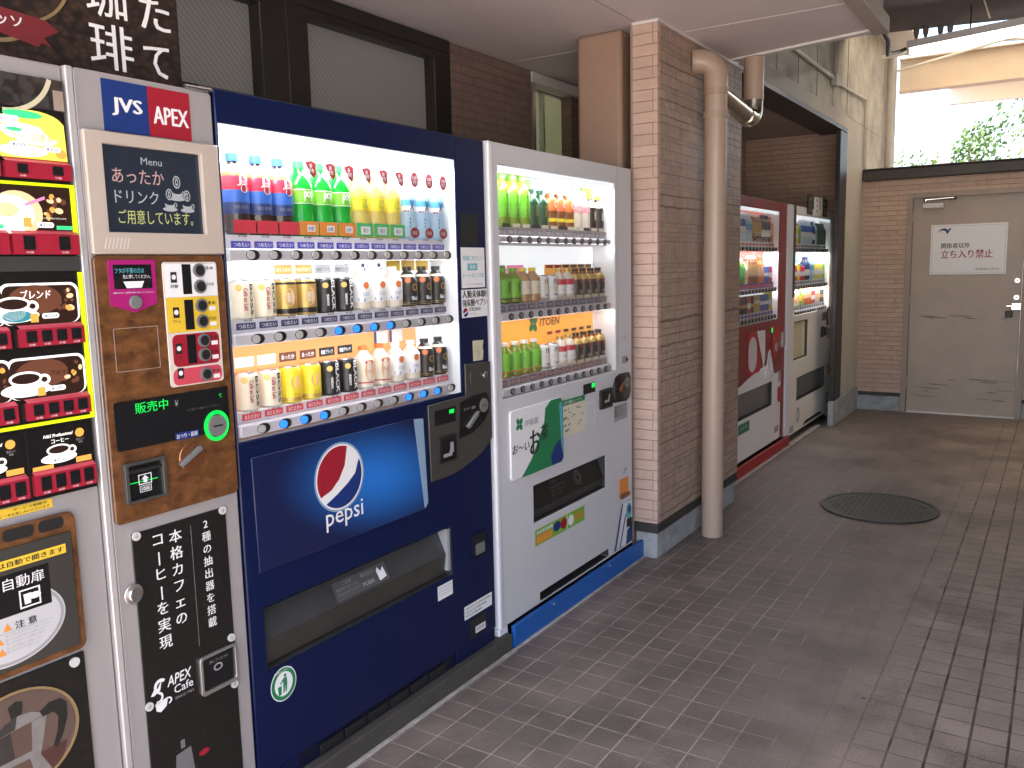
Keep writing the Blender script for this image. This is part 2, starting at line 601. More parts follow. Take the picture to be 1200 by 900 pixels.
def mesh_from(shapes, name, face=True, org=(0, 0, 0), sharp=32, uvo=(0, 0, 0)):
    V, F, MI, mats = [], [], [], []
    for vs, fs, mat in shapes:
        if mat not in mats:
            mats.append(mat)
        k = len(V)
        if face:
            V += [(p[0] - org[0], -(p[1] - org[1]), p[2] - org[2]) for p in vs]
        else:
            V += [(p[0] - org[0], p[1] - org[1], p[2] - org[2]) for p in vs]
        F += [tuple(i + k for i in f) for f in fs]
        MI += [mats.index(mat)] * len(fs)
    me = bpy.data.meshes.new(name)
    me.from_pydata(V, [], F)
    for m in mats:
        me.materials.append(MATS[m])
    me.polygons.foreach_set('material_index', MI)
    bm = bmesh.new()
    bm.from_mesh(me)
    bmesh.ops.recalc_face_normals(bm, faces=bm.faces)
    uvl = bm.loops.layers.uv.new('UVMap')
    ox, oy, oz = (org[0], -org[1], org[2]) if face else org
    for f in bm.faces:
        n = f.normal
        ax = max(range(3), key=lambda i: abs(n[i]))
        for l in f.loops:
            x, y, z = l.vert.co.x + ox, l.vert.co.y + oy, l.vert.co.z + oz
            l[uvl].uv = (y, z) if ax == 0 else ((x, z) if ax == 1 else (x, y))
        f.smooth = True
    bm.to_mesh(me)
    bm.free()
    me.set_sharp_from_angle(angle=R(sharp))
    return me

def link(name, me, parent=None, bevel=0.0, label=None, cat=None, group=None, kind=None, loc=None, rotz=None):
    o = bpy.data.objects.new(name, me)
    COL.objects.link(o)
    if parent is not None:
        o.parent = parent
    if loc is not None:
        o.location = loc
    if rotz is not None:
        o.rotation_euler = (0, 0, rotz)
    if bevel:
        b = o.modifiers.new('soft_edges', 'BEVEL')
        b.width = bevel
        b.segments = 2
        b.limit_method = 'ANGLE'
        b.angle_limit = R(40)
        b.harden_normals = False
    for k, q in (('label', label), ('category', cat), ('group', group), ('kind', kind)):
        if q:
            o[k] = q
    return o

class Unit:
    """a thing standing against a front plane; its parts are given in face coordinates"""
    def __init__(self, name, label, cat, x, y, rotz=R(90), group=None, z=0.0):
        self.row = rotz != 0
        self.o = link(name, None, None, 0, label, cat, group, None, (x, y, z), rotz)
        self.u0 = y if self.row else x
        self.z0 = z
    def part(self, name, shapes, parent=None, bevel=0.0, label=None, sharp=32):
        me = mesh_from(shapes, name, True, (self.u0, 0, self.z0), sharp)
        return link(name, me, parent or self.o, bevel, label)
    def put(self, name, me, u, d, v, parent=None, label=None):
        return link(name, me, parent or self.o, 0, label, loc=(u - self.u0, -d, v - self.z0))

def single(name, shapes, label, cat, bevel=0.0, org=None, group=None, kind=None, sharp=32):
    """a thing that is one mesh, in world coordinates"""
    org = org or (0, 0, 0)
    me = mesh_from(shapes, name, False, org, sharp)
    return link(name, me, None, bevel, label, cat, group, kind, org)

def thing(name, label, cat, loc, group=None, rotz=0.0):
    return link(name, None, None, 0, label, cat, group, None, loc, rotz)

def wpart(name, shapes, parent, bevel=0.0, label=None, sharp=32):
    """part of a thing in world coordinates (the thing is not rotated)"""
    root = parent
    while root.parent:
        root = root.parent
    me = mesh_from(shapes, name, False, tuple(root.location), sharp)
    return link(name, me, parent, bevel, label)

# ---------------------------------------------------------------- palette
floor_mat()
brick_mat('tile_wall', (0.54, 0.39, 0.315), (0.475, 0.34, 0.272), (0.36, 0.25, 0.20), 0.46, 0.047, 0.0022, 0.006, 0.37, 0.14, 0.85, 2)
brick_mat('stone_cladding_shaded', (0.44, 0.318, 0.252), (0.375, 0.268, 0.212), (0.20, 0.14, 0.112), 0.17, 0.040, 0.0022, 0.020, 0.37, 0.16, 0.50, 2, True)  # rough mosaic stone; its darker tone also stands for the dimmer wide face
brick_mat('corner_tile', (0.58, 0.405, 0.335), (0.52, 0.365, 0.30), (0.36, 0.245, 0.20), 1.7, 0.052, 0.0022, 0.008, 0.41, 0.10, 0.75, 3)  # plain courses; the lighter tone also stands for the brighter narrow face
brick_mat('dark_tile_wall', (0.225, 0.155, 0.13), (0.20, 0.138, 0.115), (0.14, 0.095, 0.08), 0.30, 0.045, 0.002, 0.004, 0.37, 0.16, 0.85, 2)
two_tone('wire_glass', (0.27, 0.27, 0.267), (0.35, 0.35, 0.345), 'diag', 22, 0.0, 0.5, 0.35, spec=0.3)
two_tone('wood_burl', (0.060, 0.023, 0.009), (0.20, 0.082, 0.028), 'noise', 26, 0.32, 0.68, 0.32, (1, 1.5, 1))
two_tone('coffee_beans', (0.055, 0.03, 0.02), (0.012, 0.008, 0.007), 'voronoi', 55, 0.1, 0.75, 0.4, (1, 1.4, 1))
two_tone('coffee_beans_print', (0.075, 0.052, 0.045), (0.022, 0.016, 0.015), 'voronoi', 34, 0.1, 0.7, 0.4, (1, 1.4, 1))
two_tone('black_speckle', (0.012, 0.011, 0.010), (0.035, 0.028, 0.020), 'noise', 60, 0.55, 0.75, 0.28)
two_tone('panel_concrete', (0.30, 0.285, 0.24), (0.55, 0.52, 0.44), 'noise', 3.5, 0.3, 0.6, 0.8, uvc=True, bumpd=0.001)
two_tone('base_concrete', (0.22, 0.225, 0.23), (0.40, 0.415, 0.43), 'noise', 9, 0.3, 0.65, 0.75, bumpd=0.001)
two_tone('cast_iron', (0.020, 0.021, 0.019), (0.040, 0.040, 0.036), 'noise', 18, 0.3, 0.7, 0.55)
two_tone('green_glass', (0.42, 0.45, 0.24), (0.62, 0.66, 0.38), 'noise', 2.0, 0.2, 0.8, 0.25, emit=0.05)  # faint glow stands in for light coming through the frosted glass
two_tone('bubbles_print', (0.06, 0.34, 0.42), (0.80, 0.90, 0.95), 'voronoi', 48, 0.10, 0.34, 0.5, emit=0.12)
M('soffit', (0.72, 0.635, 0.64), 0.62, var=0.05, vscale=2.2)
M('trim_white', (0.72, 0.68, 0.67), 0.45, var=0.05)
M('fascia', (0.42, 0.36, 0.32), 0.6, var=0.06, vscale=3)
M('dark_soffit', (0.105, 0.085, 0.080), 0.8, var=0.12, vscale=2)
M('roof_sheet', (0.70, 0.60, 0.46), 0.7, transl=0.42)
M('steel_cream', (0.74, 0.62, 0.48), 0.55, var=0.05)
M('steel_white', (0.85, 0.80, 0.72), 0.5)
M('dark_metal', (0.022, 0.020, 0.021), 0.45, var=0.15)
M('black_frame', (0.020, 0.018, 0.018), 0.38)
M('coping', (0.045, 0.038, 0.034), 0.55, var=0.25, vscale=9)
M('band_dark', (0.035, 0.033, 0.032), 0.6)
M('column_paint', (0.46, 0.435, 0.375), 0.7, var=0.08, vscale=2.5, bump=0.15, bscale=90)
M('door_paint', (0.395, 0.315, 0.26), 0.42, var=0.11, vscale=2.4, rvar=0.08)
M('jamb_paint', (0.32, 0.25, 0.205), 0.5, var=0.08)
M('scuff', (0.20, 0.165, 0.145), 0.6)
M('tan_paint', (0.36, 0.235, 0.175), 0.5, var=0.03)
M('pipe_tan', (0.42, 0.31, 0.245), 0.33, var=0.04, vscale=3)
M('pipe_band', (0.38, 0.275, 0.215), 0.45)
M('steel_bright', (0.55, 0.52, 0.45), 0.22, metal=1.0)
M('chrome', (0.78, 0.78, 0.78), 0.14, metal=1.0)
M('alu', (0.55, 0.53, 0.52), 0.35, metal=0.85, var=0.05)
M('conduit', (0.45, 0.42, 0.37), 0.45, var=0.1)
M('cable_black', (0.02, 0.018, 0.017), 0.6)
M('leaf', (0.12, 0.19, 0.05), 0.6, transl=0.35)
M('leaf_dark', (0.05, 0.095, 0.025), 0.6, transl=0.3)
M('bark', (0.12, 0.09, 0.065), 0.9, var=0.2, vscale=8)
M('lamp_tube', (1, 0.98, 0.93), 0.4, emit=4.0)
M('lamp_body', (0.62, 0.58, 0.57), 0.5)
M('building_grey', (0.30, 0.285, 0.27), 0.8, var=0.1, vscale=1.0)
M('plinth', (0.060, 0.054, 0.047), 0.75, var=0.25, vscale=8, bump=0.2)
M('cement', (0.36, 0.33, 0.31), 0.85, var=0.3, vscale=14, bump=0.4, bscale=90)
M('skirt_blue', (0.010, 0.105, 0.40), 0.42, var=0.08)
M('skirt_red', (0.36, 0.012, 0.018), 0.42, var=0.08)
M('rubber', (0.016, 0.015, 0.015), 0.7)
# machines
M('navy', (0.0032, 0.0088, 0.050), 0.32, spec=0.35)
M('navy_dark', (0.004, 0.006, 0.026), 0.35)
M('white_paint', (0.60, 0.59, 0.615), 0.34, var=0.025, vscale=2, rvar=0.05)
M('white_gloss', (0.80, 0.785, 0.80), 0.34, var=0.03, vscale=2)
M('label_silver', (0.50, 0.50, 0.51), 0.4)
M('pot_copper', (0.10, 0.062, 0.048), 0.35, var=0.25, vscale=18)
M('pot_light', (0.20, 0.185, 0.175), 0.35, var=0.2, vscale=25)
M('pot_dark', (0.035, 0.031, 0.030), 0.35, var=0.3, vscale=20)
M('white_edge', (0.76, 0.745, 0.78), 0.3)
M('cream_paint', (0.80, 0.765, 0.72), 0.4, var=0.05, vscale=3)
M('red_paint', (0.235, 0.009, 0.014), 0.34, var=0.04)
M('red_light', (0.42, 0.015, 0.02), 0.4)
M('silver', (0.40, 0.37, 0.368), 0.38, metal=0.25, var=0.04, vscale=3)
M('silver_edge', (0.60, 0.57, 0.57), 0.3, metal=0.4)
M('beige', (0.47, 0.395, 0.34), 0.42, var=0.03)
M('beige_edge', (0.66, 0.58, 0.52), 0.4)
M('coin_grey', (0.085, 0.08, 0.073), 0.4, metal=0.4)
M('black_gloss', (0.010, 0.010, 0.011), 0.18)
M('black_plastic', (0.014, 0.014, 0.014), 0.45)
M('grey_plastic', (0.16, 0.16, 0.16), 0.4)
M('mid_grey', (0.33, 0.33, 0.34), 0.4)
M('strip_white', (0.62, 0.60, 0.64), 0.35)
M('button_grey', (0.42, 0.42, 0.40), 0.3)
M('button_blue', (0.01, 0.10, 0.9), 0.3, emit=0.5, ecol=(0.02, 0.16, 1.0))
M('tag_blue', (0.055, 0.045, 0.33), 0.5)
M('tag_navy', (0.035, 0.04, 0.12), 0.5)
M('tag_red', (0.62, 0.045, 0.06), 0.5)
M('tag_dull', (0.20, 0.185, 0.21), 0.5)
M('tag_dullred', (0.25, 0.06, 0.06), 0.5)
M('tag_dullblue', (0.075, 0.09, 0.20), 0.5)
M('print_white', (0.80, 0.79, 0.80), 0.5)
M('print_cream', (0.70, 0.64, 0.50), 0.5)
M('print_black', (0.018, 0.017, 0.018), 0.45)
M('print_grey', (0.30, 0.30, 0.31), 0.5)
M('ribbon_red', (0.17, 0.018, 0.024), 0.5)
M('print_red', (0.32, 0.011, 0.026), 0.45)
M('print_blue', (0.009, 0.032, 0.17), 0.45)
M('print_sky', (0.10, 0.42, 0.50), 0.45)
M('print_green', (0.015, 0.20, 0.075), 0.45)
M('print_lime', (0.20, 0.42, 0.05), 0.45)
M('card_red', (0.62, 0.045, 0.07), 0.45)
M('card_green', (0.06, 0.50, 0.16), 0.45)
M('print_orange', (0.75, 0.26, 0.05), 0.45)
M('print_yellow', (0.75, 0.50, 0.04), 0.45)
M('print_pink', (0.36, 0.012, 0.15), 0.4)
M('paper', (0.58, 0.53, 0.36), 0.7, var=0.08, vscale=30)
M('pickup_dark', (0.075, 0.075, 0.078), 0.35)
M('pickup_inner', (0.042, 0.041, 0.040), 0.45)
M('flap_steel', (0.22, 0.22, 0.215), 0.28, metal=0.5, var=0.12, vscale=7)
M('flap_black', (0.014, 0.014, 0.015), 0.32, spec=0.3)
M('flap_brown', (0.042, 0.039, 0.034), 0.38, var=0.15, vscale=6)
M('flap_smoke', (0.045, 0.045, 0.048), 0.25, var=0.2, vscale=5)
M('copper', (0.42, 0.17, 0.08), 0.28, metal=0.8)
M('pot_table', (0.075, 0.030, 0.026), 0.4)
M('pot_ground', (0.11, 0.072, 0.058), 0.4, var=0.25, vscale=4)
M('bevel_blue', (0.25, 0.36, 0.48), 0.2)
M('gold', (0.55, 0.40, 0.20), 0.3, metal=0.7)
M('seal_dark', (0.02, 0.018, 0.02), 0.5)
# lit surfaces
M('lit_panel', (0.9, 0.93, 0.97), 0.5, emit=0.20, ecol=(0.90, 0.96, 1.0))
M('lit_orange', (0.62, 0.24, 0.04), 0.5, emit=0.20, ecol=(1.0, 0.38, 0.04))
M('lit_pale_orange', (0.60, 0.25, 0.09), 0.5, emit=0.17, ecol=(1.0, 0.44, 0.15))
M('lit_red', (0.7, 0.12, 0.08), 0.5, emit=0.16, ecol=(1.0, 0.15, 0.07))
M('lit_cyan', (0.3, 0.7, 0.8), 0.5, emit=0.22, ecol=(0.25, 0.75, 0.95))
M('case_white', (0.82, 0.83, 0.86), 0.4)
M('screw_bright', (0.72, 0.71, 0.70), 0.3, metal=0.25)
M('screen_dark', (0.010, 0.013, 0.020), 0.25, emit=0.010, ecol=(0.30, 0.40, 0.62))
M('screen_grey', (0.2, 0.2, 0.2), 0.4, emit=0.07, ecol=(0.75, 0.80, 0.85))
M('screen_rose', (0.3, 0.2, 0.2), 0.4, emit=0.07, ecol=(0.80, 0.42, 0.36))
M('screen_lime', (0.3, 0.3, 0.1), 0.4, emit=0.08, ecol=(0.62, 0.72, 0.26))
M('led_green', (0.004, 0.16, 0.02), 0.4, emit=0.24, ecol=(0.004, 1.0, 0.10))
M('lime_frame', (0.55, 0.70, 0.01), 0.4, emit=0.15, ecol=(0.62, 0.85, 0.0))
M('ad_white', (0.8, 0.78, 0.74), 0.4, emit=0.17, ecol=(1, 0.96, 0.90))
M('ad_black', (0.010, 0.008, 0.008), 0.25)
M('ad_coffee', (0.02, 0.009, 0.006), 0.3, emit=0.008, ecol=(0.4, 0.15, 0.08))
M('ad_cream', (0.7, 0.5, 0.3), 0.4, emit=0.11, ecol=(1.0, 0.62, 0.30))
M('ad_brown', (0.10, 0.035, 0.02), 0.4, emit=0.03, ecol=(0.60, 0.20, 0.09))
M('ad_orange', (0.6, 0.3, 0.05), 0.4, emit=0.11, ecol=(1.0, 0.46, 0.10))
M('ad_yellow', (0.8, 0.65, 0.1), 0.4, emit=0.16, ecol=(1.0, 0.72, 0.06))
M('ad_green', (0.05, 0.5, 0.2), 0.4, emit=0.13, ecol=(0.03, 0.85, 0.25))
M('ad_teal', (0.03, 0.2, 0.25), 0.4, emit=0.05, ecol=(0.06, 0.55, 0.65))
M('ad_pink', (0.7, 0.2, 0.4), 0.4, emit=0.12, ecol=(1.0, 0.25, 0.5))
M('strip_red', (0.30, 0.012, 0.030), 0.38, emit=0.012, ecol=(1, 0.03, 0.08))
M('strip_red_top', (0.50, 0.06, 0.09), 0.4, emit=0.02, ecol=(1, 0.12, 0.16))
glow_print('globe_panel', (0.008, 0.013, 0.060), (0.020, 0.170, 0.60), 1.98, 0.86, 0.46, 0.20, tilt=-0.18)
glow_print('bean_glow', (0.012, 0.006, 0.004), (0.55, 0.22, 0.06), 0, 0, 0.05, 0.05, emit=0.25)
glass_mat('window_glass', gloss=0.065)
glass_mat('flap_glass', tint=(0.34, 0.34, 0.35), gloss=0.10, rough=0.1)

# ---------------------------------------------------------------- the setting
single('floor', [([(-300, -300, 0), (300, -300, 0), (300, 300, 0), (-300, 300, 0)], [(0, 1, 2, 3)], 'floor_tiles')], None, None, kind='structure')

M('paving', (0.55, 0.52, 0.47), 0.85, var=0.12, vscale=1.5)
single('pavement', [box(-14, 14, -24, -0.9, 0.002, 0.006, 'paving')], None, None, kind='structure')  # unseen pale ground added behind the camera to bounce sunlight in

# canopy over the machines: soffit boards, edge trim, side fascia
CZ = 2.655
cp = thing('canopy', 'flat greyish canopy ceiling over the row of vending machines', 'canopy', (-1.8, 1.5, CZ))
edge = [(-2.72, -0.35), (-0.875, -0.35), (-0.875, 4.79), (-1.60, 4.955), (-2.72, 5.21)]
n = len(edge)
wpart('soffit_board', [([(p[0], p[1], z) for z in (CZ, CZ + 0.25) for p in edge], [tuple(range(n)), tuple(range(2 * n - 1, n - 1, -1))] + [(i, (i + 1) % n, n + (i + 1) % n, n + i) for i in range(n)], 'soffit')], cp)
wpart('board_joint', [box(-2.715, -0.88, y, y + 0.004, CZ - 0.0015, CZ, 'trim_white') for y in (0.62, 2.44, 4.26)] + [box(-1.795, -1.791, -0.34, 4.9, CZ - 0.0016, CZ - 0.0001, 'fascia')], cp)
def edge_box(p, q, t, z0, z1, mat):
    p, q = Vector((*p, 0)), Vector((*q, 0))
    nrm = (q - p).normalized().cross(Vector((0, 0, 1)))
    c = [p, q, q + nrm * t, p + nrm * t]
    v = [(a.x, a.y, z) for z in (z0, z1) for a in c]
    return (v, [(0, 1, 2, 3), (7, 6, 5, 4), (0, 1, 5, 4), (1, 2, 6, 5), (2, 3, 7, 6), (3, 0, 4, 7)], mat)
wpart('edge_trim', [edge_box((-0.878, 4.79), (-1.66, 4.968), 0.055, CZ - 0.012, CZ + 0.09, 'trim_white')], cp, 0.004)
wpart('side_trim', [box(-0.874, -0.80, -0.35, 4.82, CZ - 0.03, CZ + 0.05, 'fascia')], cp, 0.004)
wpart('side_fascia', [box(-0.872, -0.83, -0.35, 4.80, CZ + 0.053, 3.365, 'fascia')], cp)

# dark soffit beyond and above the camera
sl = thing('passage_roof', 'dark brown flat roof slab above the passage beside the canopy', 'roof', (1.0, 2.0, 3.42))
def sloped(x0, x1, y0, y1, t, mat, dz=0.0):
    zb = lambda x: 3.40 - 0.05 * (x + 1.3) + dz
    v = [(x, y, zb(x) + h) for h in (0, t) for x, y in ((x0, y0), (x1, y0), (x1, y1), (x0, y1))]
    return (v, [(3, 2, 1, 0), (4, 5, 6, 7), (0, 1, 5, 4), (1, 2, 6, 5), (2, 3, 7, 6), (3, 0, 4, 7)], mat)
wpart('roof_slab', [sloped(-1.706, 2.8, -0.3, 8.12, 0.22, 'dark_soffit')], sl)
wpart('soffit_seam', [sloped(-0.6, -0.588, 4.2, 8.0, 0.002, 'steel_cream', -0.0022)], sl)

# back wall behind the machines, with windows
bw = thing('tiled_back_wall', 'brown tiled wall with black framed windows behind the machines', 'wall', (-2.71, 2.0, 0))
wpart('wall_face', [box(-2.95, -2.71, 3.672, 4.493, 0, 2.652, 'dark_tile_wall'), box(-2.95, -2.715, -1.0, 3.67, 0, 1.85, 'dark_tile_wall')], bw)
for a, c in ((1.35, 2.562), (2.564, 3.67), (0.1, 1.346)):
    fr = wpart('window_frame', [(lambda s: ([(q[1] - 2.71, q[0], q[2]) for q in s[0]], s[1], s[2]))(holed(a, c, 1.852, 2.65, [(a + 0.118, c - 0.133, 2.19, 2.548)], -0.09, 0.02, 'black_frame'))], bw, 0.004)
    wpart('wired_pane', [box(-2.765, -2.755, a + 0.10, c - 0.115, 2.17, 2.57, 'wire_glass')], fr)
    wpart('frame_rail', [box(-2.735, -2.684, a + 0.02, c - 0.02, 2.585, 2.60, 'dark_metal')], fr)

# glazed recess at the end of the back wall
rc = thing('glazed_recess', 'pale green frosted screen in the recess behind the white machine', 'window', (-2.8, 4.8, 0))
wpart('header', [box(-2.80, -2.70, 4.496, 5.6, 2.588, 2.648, 'trim_white')], rc)
wpart('jamb', [box(-2.80, -2.70, 4.496, 4.528, 0, 2.586, 'alu')], rc)
wpart('mullion', [box(-2.80, -2.765, 4.73, 4.745, 0, 2.57, 'alu')], rc)
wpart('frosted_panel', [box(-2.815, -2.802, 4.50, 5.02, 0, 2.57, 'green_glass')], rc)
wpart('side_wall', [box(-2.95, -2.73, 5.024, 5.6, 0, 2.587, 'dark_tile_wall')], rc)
wpart('recess_ceiling', [box(-2.95, -2.81, 4.5, 5.02, 2.571, 2.586, 'soffit')], rc)

wpart('light_leak_roof', [box(-3.3, -2.721, -0.35, 5.7, 2.66, 2.9, 'dark_soffit')], bw)  # unseen slab added to stop sky light leaking in behind the wall
wpart('rear_wall', [box(-3.3, -3.2, -0.35, 5.7, 0, 2.658, 'dark_soffit')], bw)
# brown boxed duct between wall and pillar
du = thing('duct_cover', 'tall tan boxed duct cover between the wall and the tiled pillar', 'duct', (-2.02, 4.1, 0))
wpart('cover', [box(-2.14, -1.893, 4.0, 4.30, 0, CZ - 0.002, 'tan_paint')], du, 0.02)
single('gap_shade_sheet', [box(-2.30, -1.70, 5.0, 5.08, 0, CZ - 0.002, 'dark_metal')], 'dark sheet standing in for shade in the gap behind the duct', 'shade sheet')  # near-black sheet added to give the open gap its shade

# tiled pillar
pl = thing('tiled_pillar', 'pillar clad in pinkish stone tiles beside the white machine', 'pillar', (-1.74, 4.5, 0))
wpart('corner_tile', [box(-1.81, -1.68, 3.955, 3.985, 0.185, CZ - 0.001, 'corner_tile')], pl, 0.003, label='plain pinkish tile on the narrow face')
wpart('cladding', [box(-1.81, -1.6805, 3.9855, 5.235, 0.185, CZ - 0.001, 'stone_cladding_shaded')], pl, 0.003, label='rough brown split stone on the wide face')
wpart('corner_bead', [box(-1.822, -1.8105, 3.958, 3.975, 0.0, CZ - 0.002, 'jamb_paint')], pl)
wpart('base_band', [box(-1.809, -1.676, 3.951, 5.22, 0.135, 0.184, 'band_dark')], pl, 0.003)
wpart('concrete_base', [box(-1.80, -1.683, 3.957, 5.20, 0.0, 0.134, 'base_concrete')], pl, 0.004)
wpart('top_bead', [box(-1.81, -1.672, 3.947, 5.24, CZ - 0.014, CZ - 0.0015, 'trim_white')], pl)

# drain pipes on the pillar
dp = thing('drain_pipe', 'thick tan drain pipe running down the tiled pillar to the floor', 'pipe', (-1.573, 4.47, 0))
PX, PY = -1.573, 4.47
wpart('riser', [tube([(PX, PY, 0.001), (PX, PY, 2.40)], 0.058, 'pipe_tan', 28)], dp)
el = wpart('elbow', [tube([(PX, PY, 2.39)] + bend((PX, PY, 2.545), (PX, PY, 2.44), (PX - 0.09, PY - 0.03, 2.545)) + [(PX - 0.115, PY - 0.04, 2.545)], 0.0605, 'pipe_tan', 28)], dp)
for z, w in ((2.37, 0.03), (2.25, 0.035)):
    wpart('collar', [tube([(PX, PY, z), (PX, PY, z + w)], 0.0645, 'pipe_band', 28)], dp)
wpart('bracket', [tube([(PX - 0.11, PY - 0.04, 2.545), (PX - 0.095, PY - 0.035, 2.545)], 0.066, 'pipe_band', 24)], dp)
wpart('branch', [tube([(PX, PY + 0.05, 2.385)] + [(PX + 0.03, PY + 0.42, 2.315)], 0.049, 'steel_bright', 24)], dp)
wpart('branch_elbow', [tube([(PX + 0.03, PY + 0.40, 2.318)] + bend((PX + 0.04, PY + 0.50, 2.30), (PX + 0.032, PY + 0.43, 2.313), (PX + 0.042, PY + 0.505, 2.37)) + [(PX + 0.042, PY + 0.505, 2.42)], 0.053, 'steel_bright', 24)], dp)
wpart('downspout', [tube([(PX + 0.042, PY + 0.505, 2.41), (PX + 0.042, PY + 0.505, CZ - 0.014)], 0.056, 'pipe_tan', 24)], dp)

# wall with the machine alcove
aw = thing('alcove_wall', 'weathered concrete panel wall with the dark alcove of the red machine', 'wall', (-1.75, 7.0, 0))
wpart('lintel_panel', [box(-2.0, -1.712, 5.243, 8.60, 2.79, 4.35, 'panel_concrete')], aw)
wpart('panel_joint', [box(-1.712, -1.7095, y, y + 0.012, 2.79, 4.3, 'seal_dark') for y in (5.50, 6.06, 6.62, 7.18, 7.74, 8.30)], aw)
wpart('lintel_trim', [box(-1.95, -1.7055, 5.243, 8.33, 2.675, 2.787, 'column_paint')], aw, 0.004)
wpart('opening_edge', [box(-1.94, -1.703, 5.243, 8.33, 2.640, 2.673, 'dark_metal')], aw)
wpart('corner_column', [box(-1.80, -1.712, 8.335, 9.125, 0.235, 2.786, 'column_paint'), box(-2.0, -1.7125, 8.605, 10.9, 2.79, 4.35, 'panel_concrete'), box(-2.0, -1.7125, 9.26, 10.9, 0.0, 2.786, 'panel_concrete')], aw)
wpart('column_base', [box(-1.75, -1.700, 8.04, 9.125, 0.0, 0.23, 'base_concrete')], aw, 0.004)
wpart('black_jamb', [box(-1.74, -1.702, 8.05, 8.33, 0.232, 2.632, 'dark_metal')], aw, 0.003)
wpart('alcove_back', [box(-2.90, -2.72, 5.3, 8.76, 0, 2.76, 'tile_wall')], aw)
wpart('alcove_end', [box(-2.718, -1.802, 8.62, 8.76, 0, 2.76, 'tile_wall')], aw)
wpart('alcove_near_end', [box(-2.718, -1.82, 5.24, 5.28, 0, 2.76, 'dark_tile_wall')], aw)
wpart('alcove_ceiling', [box(-2.718, -1.955, 5.285, 8.615, 2.695, 2.755, 'fascia')], aw)
wpart('eave', [box(-1.708, -1.40, 8.75, 10.6, 3.76, 3.80, 'steel_white')], aw)

# conduit on that wall
cd = thing('conduit', 'thin grey conduit with a junction box on the concrete panel wall', 'conduit', (-1.69, 7.5, 3.0))
wpart('tube_run', [tube([(-1.69, 6.3, 2.996), (-1.69, 7.66, 3.0)], 0.018, 'conduit', 10)], cd)
wpart('junction_box', [box(-1.706, -1.66, 7.64, 7.75, 2.94, 3.03, 'conduit')], cd, 0.006)
wpart('thin_run', [tube([(-1.695, 7.75, 2.985), (-1.695, 9.0, 3.03)] + bend((-1.695, 9.06, 3.03), (-1.695, 9.02, 3.03), (-1.695, 9.06, 2.98)) + [(-1.695, 9.07, 2.40)], 0.011, 'conduit', 8)], cd)
wpart('riser', [tube([(-1.685, 7.70, 3.02), (-1.685, 7.72, 3.15)] + bend((-1.685, 7.74, 3.30), (-1.685, 7.72, 3.18), (-1.67, 7.86, 3.40)), 0.020, 'conduit', 10)], cd)

# end wall with the steel door
ew = thing('tiled_end_wall', 'pinkish tiled wall with black coping at the end of the passage', 'wall', (0, 9.13, 0))
(wl, wr, wt) = (-1.302, -0.262, 2.125)
wpart('tile_face', [(lambda s: ([(q[0], 9.13 + q[1], q[2]) for q in s[0]], s[1], s[2]))(holed(-1.71, 3.6, 0.186, 2.262, [(wl, wr, 0.186, wt)], 0.0, 0.12, 'tile_wall'))], ew)
wpart('coping', [box(-1.709, 3.6, 9.085, 9.27, 2.266, 2.362, 'coping'), box(-1.709, 3.6, 9.075, 9.28, 2.3625, 2.378, 'coping')], ew, 0.006)
for a, c in ((-1.697, wl), (wr, 3.6)):
    wpart('base_band', [box(a, c, 9.124, 9.25, 0.15, 0.1855, 'band_dark')], ew, 0.002)
    wpart('concrete_base', [box(a, c, 9.134, 9.25, 0.0, 0.1495, 'base_concrete')], ew, 0.003)
dr = Unit('steel_door', 'closed beige steel door with a keep out notice at the passage end', 'door', -0.78, 9.13, 0.0)
dr.part('door_frame', [holed(wl + 0.002, wr - 0.002, 0.0, wt - 0.002, [(wl + 0.05, wr - 0.05, -0.001, wt - 0.048)], -0.11, 0.012, 'jamb_paint')], bevel=0.003)
lf = dr.part('door_leaf', [box(wl + 0.054, wr - 0.054, -0.075, -0.032, 0.014, wt - 0.052, 'door_paint')], bevel=0.003)
random.seed(21)
marks = []
for i in range(26):
    cu, cv = random.uniform(-1.15, -0.40), random.choice((0.22, 0.26, 0.30, 0.34, 0.93, 0.95, 0.16)) + random.gauss(0, 0.015)
    w_, h_ = random.uniform(0.02, 0.16), random.uniform(0.002, 0.011)
    marks.append(flat([(cu + w_ * math.cos(t) * random.uniform(0.6, 1), cv + h_ * math.sin(t) * random.uniform(0.4, 1) - 0.03 * w_ * math.cos(t)) for t in [2 * math.pi * k / 12 for k in range(12)]], -0.0314 + i * 0.00002, 'scuff'))
dr.part('scuff_mark', marks, lf)
cl = dr.part('door_closer', [box(-1.165, -0.985, -0.031, 0.022, 1.972, 2.020, 'lamp_body')], lf, 0.006)
dr.part('closer_arm', [tube([(-1.14, 0.012, 2.03), (-1.14, 0.012, 2.055), (-0.90, 0.03, 2.058)], 0.007, 'chrome', 8), box(-1.16, -0.88, -0.028, 0.004, 2.046, 2.072, 'black_plastic')], cl)
for v in (1.283, 1.128):
    k_ = dr.part('lock', [disc(-0.352, v, 0.021, -0.032, -0.022, 'chrome', 20)], lf)
    dr.part('keyhole', [disc(-0.352, v, 0.007, -0.022, -0.0215, 'black_plastic', 12)], k_)
hd = dr.part('handle', [box(-0.388, -0.312, -0.032, -0.020, 1.015, 1.075, 'chrome'), tube([(-0.345, -0.02, 1.055), (-0.345, 0.018, 1.055), (-0.43, 0.02, 1.05)], 0.010, 'chrome', 10)], lf, 0.003)
dr.part('padlock', [box(-0.435, -0.375, -0.031, 0.0, 0.945, 1.005, 'black_plastic')], hd, 0.006)
dr.part('door_light_strip', [box(wl + 0.055, wr - 0.055, -0.10, 0.004, 0.001, 0.010, 'trim_white')])  # added pale strip stands in for sunlight showing under the door
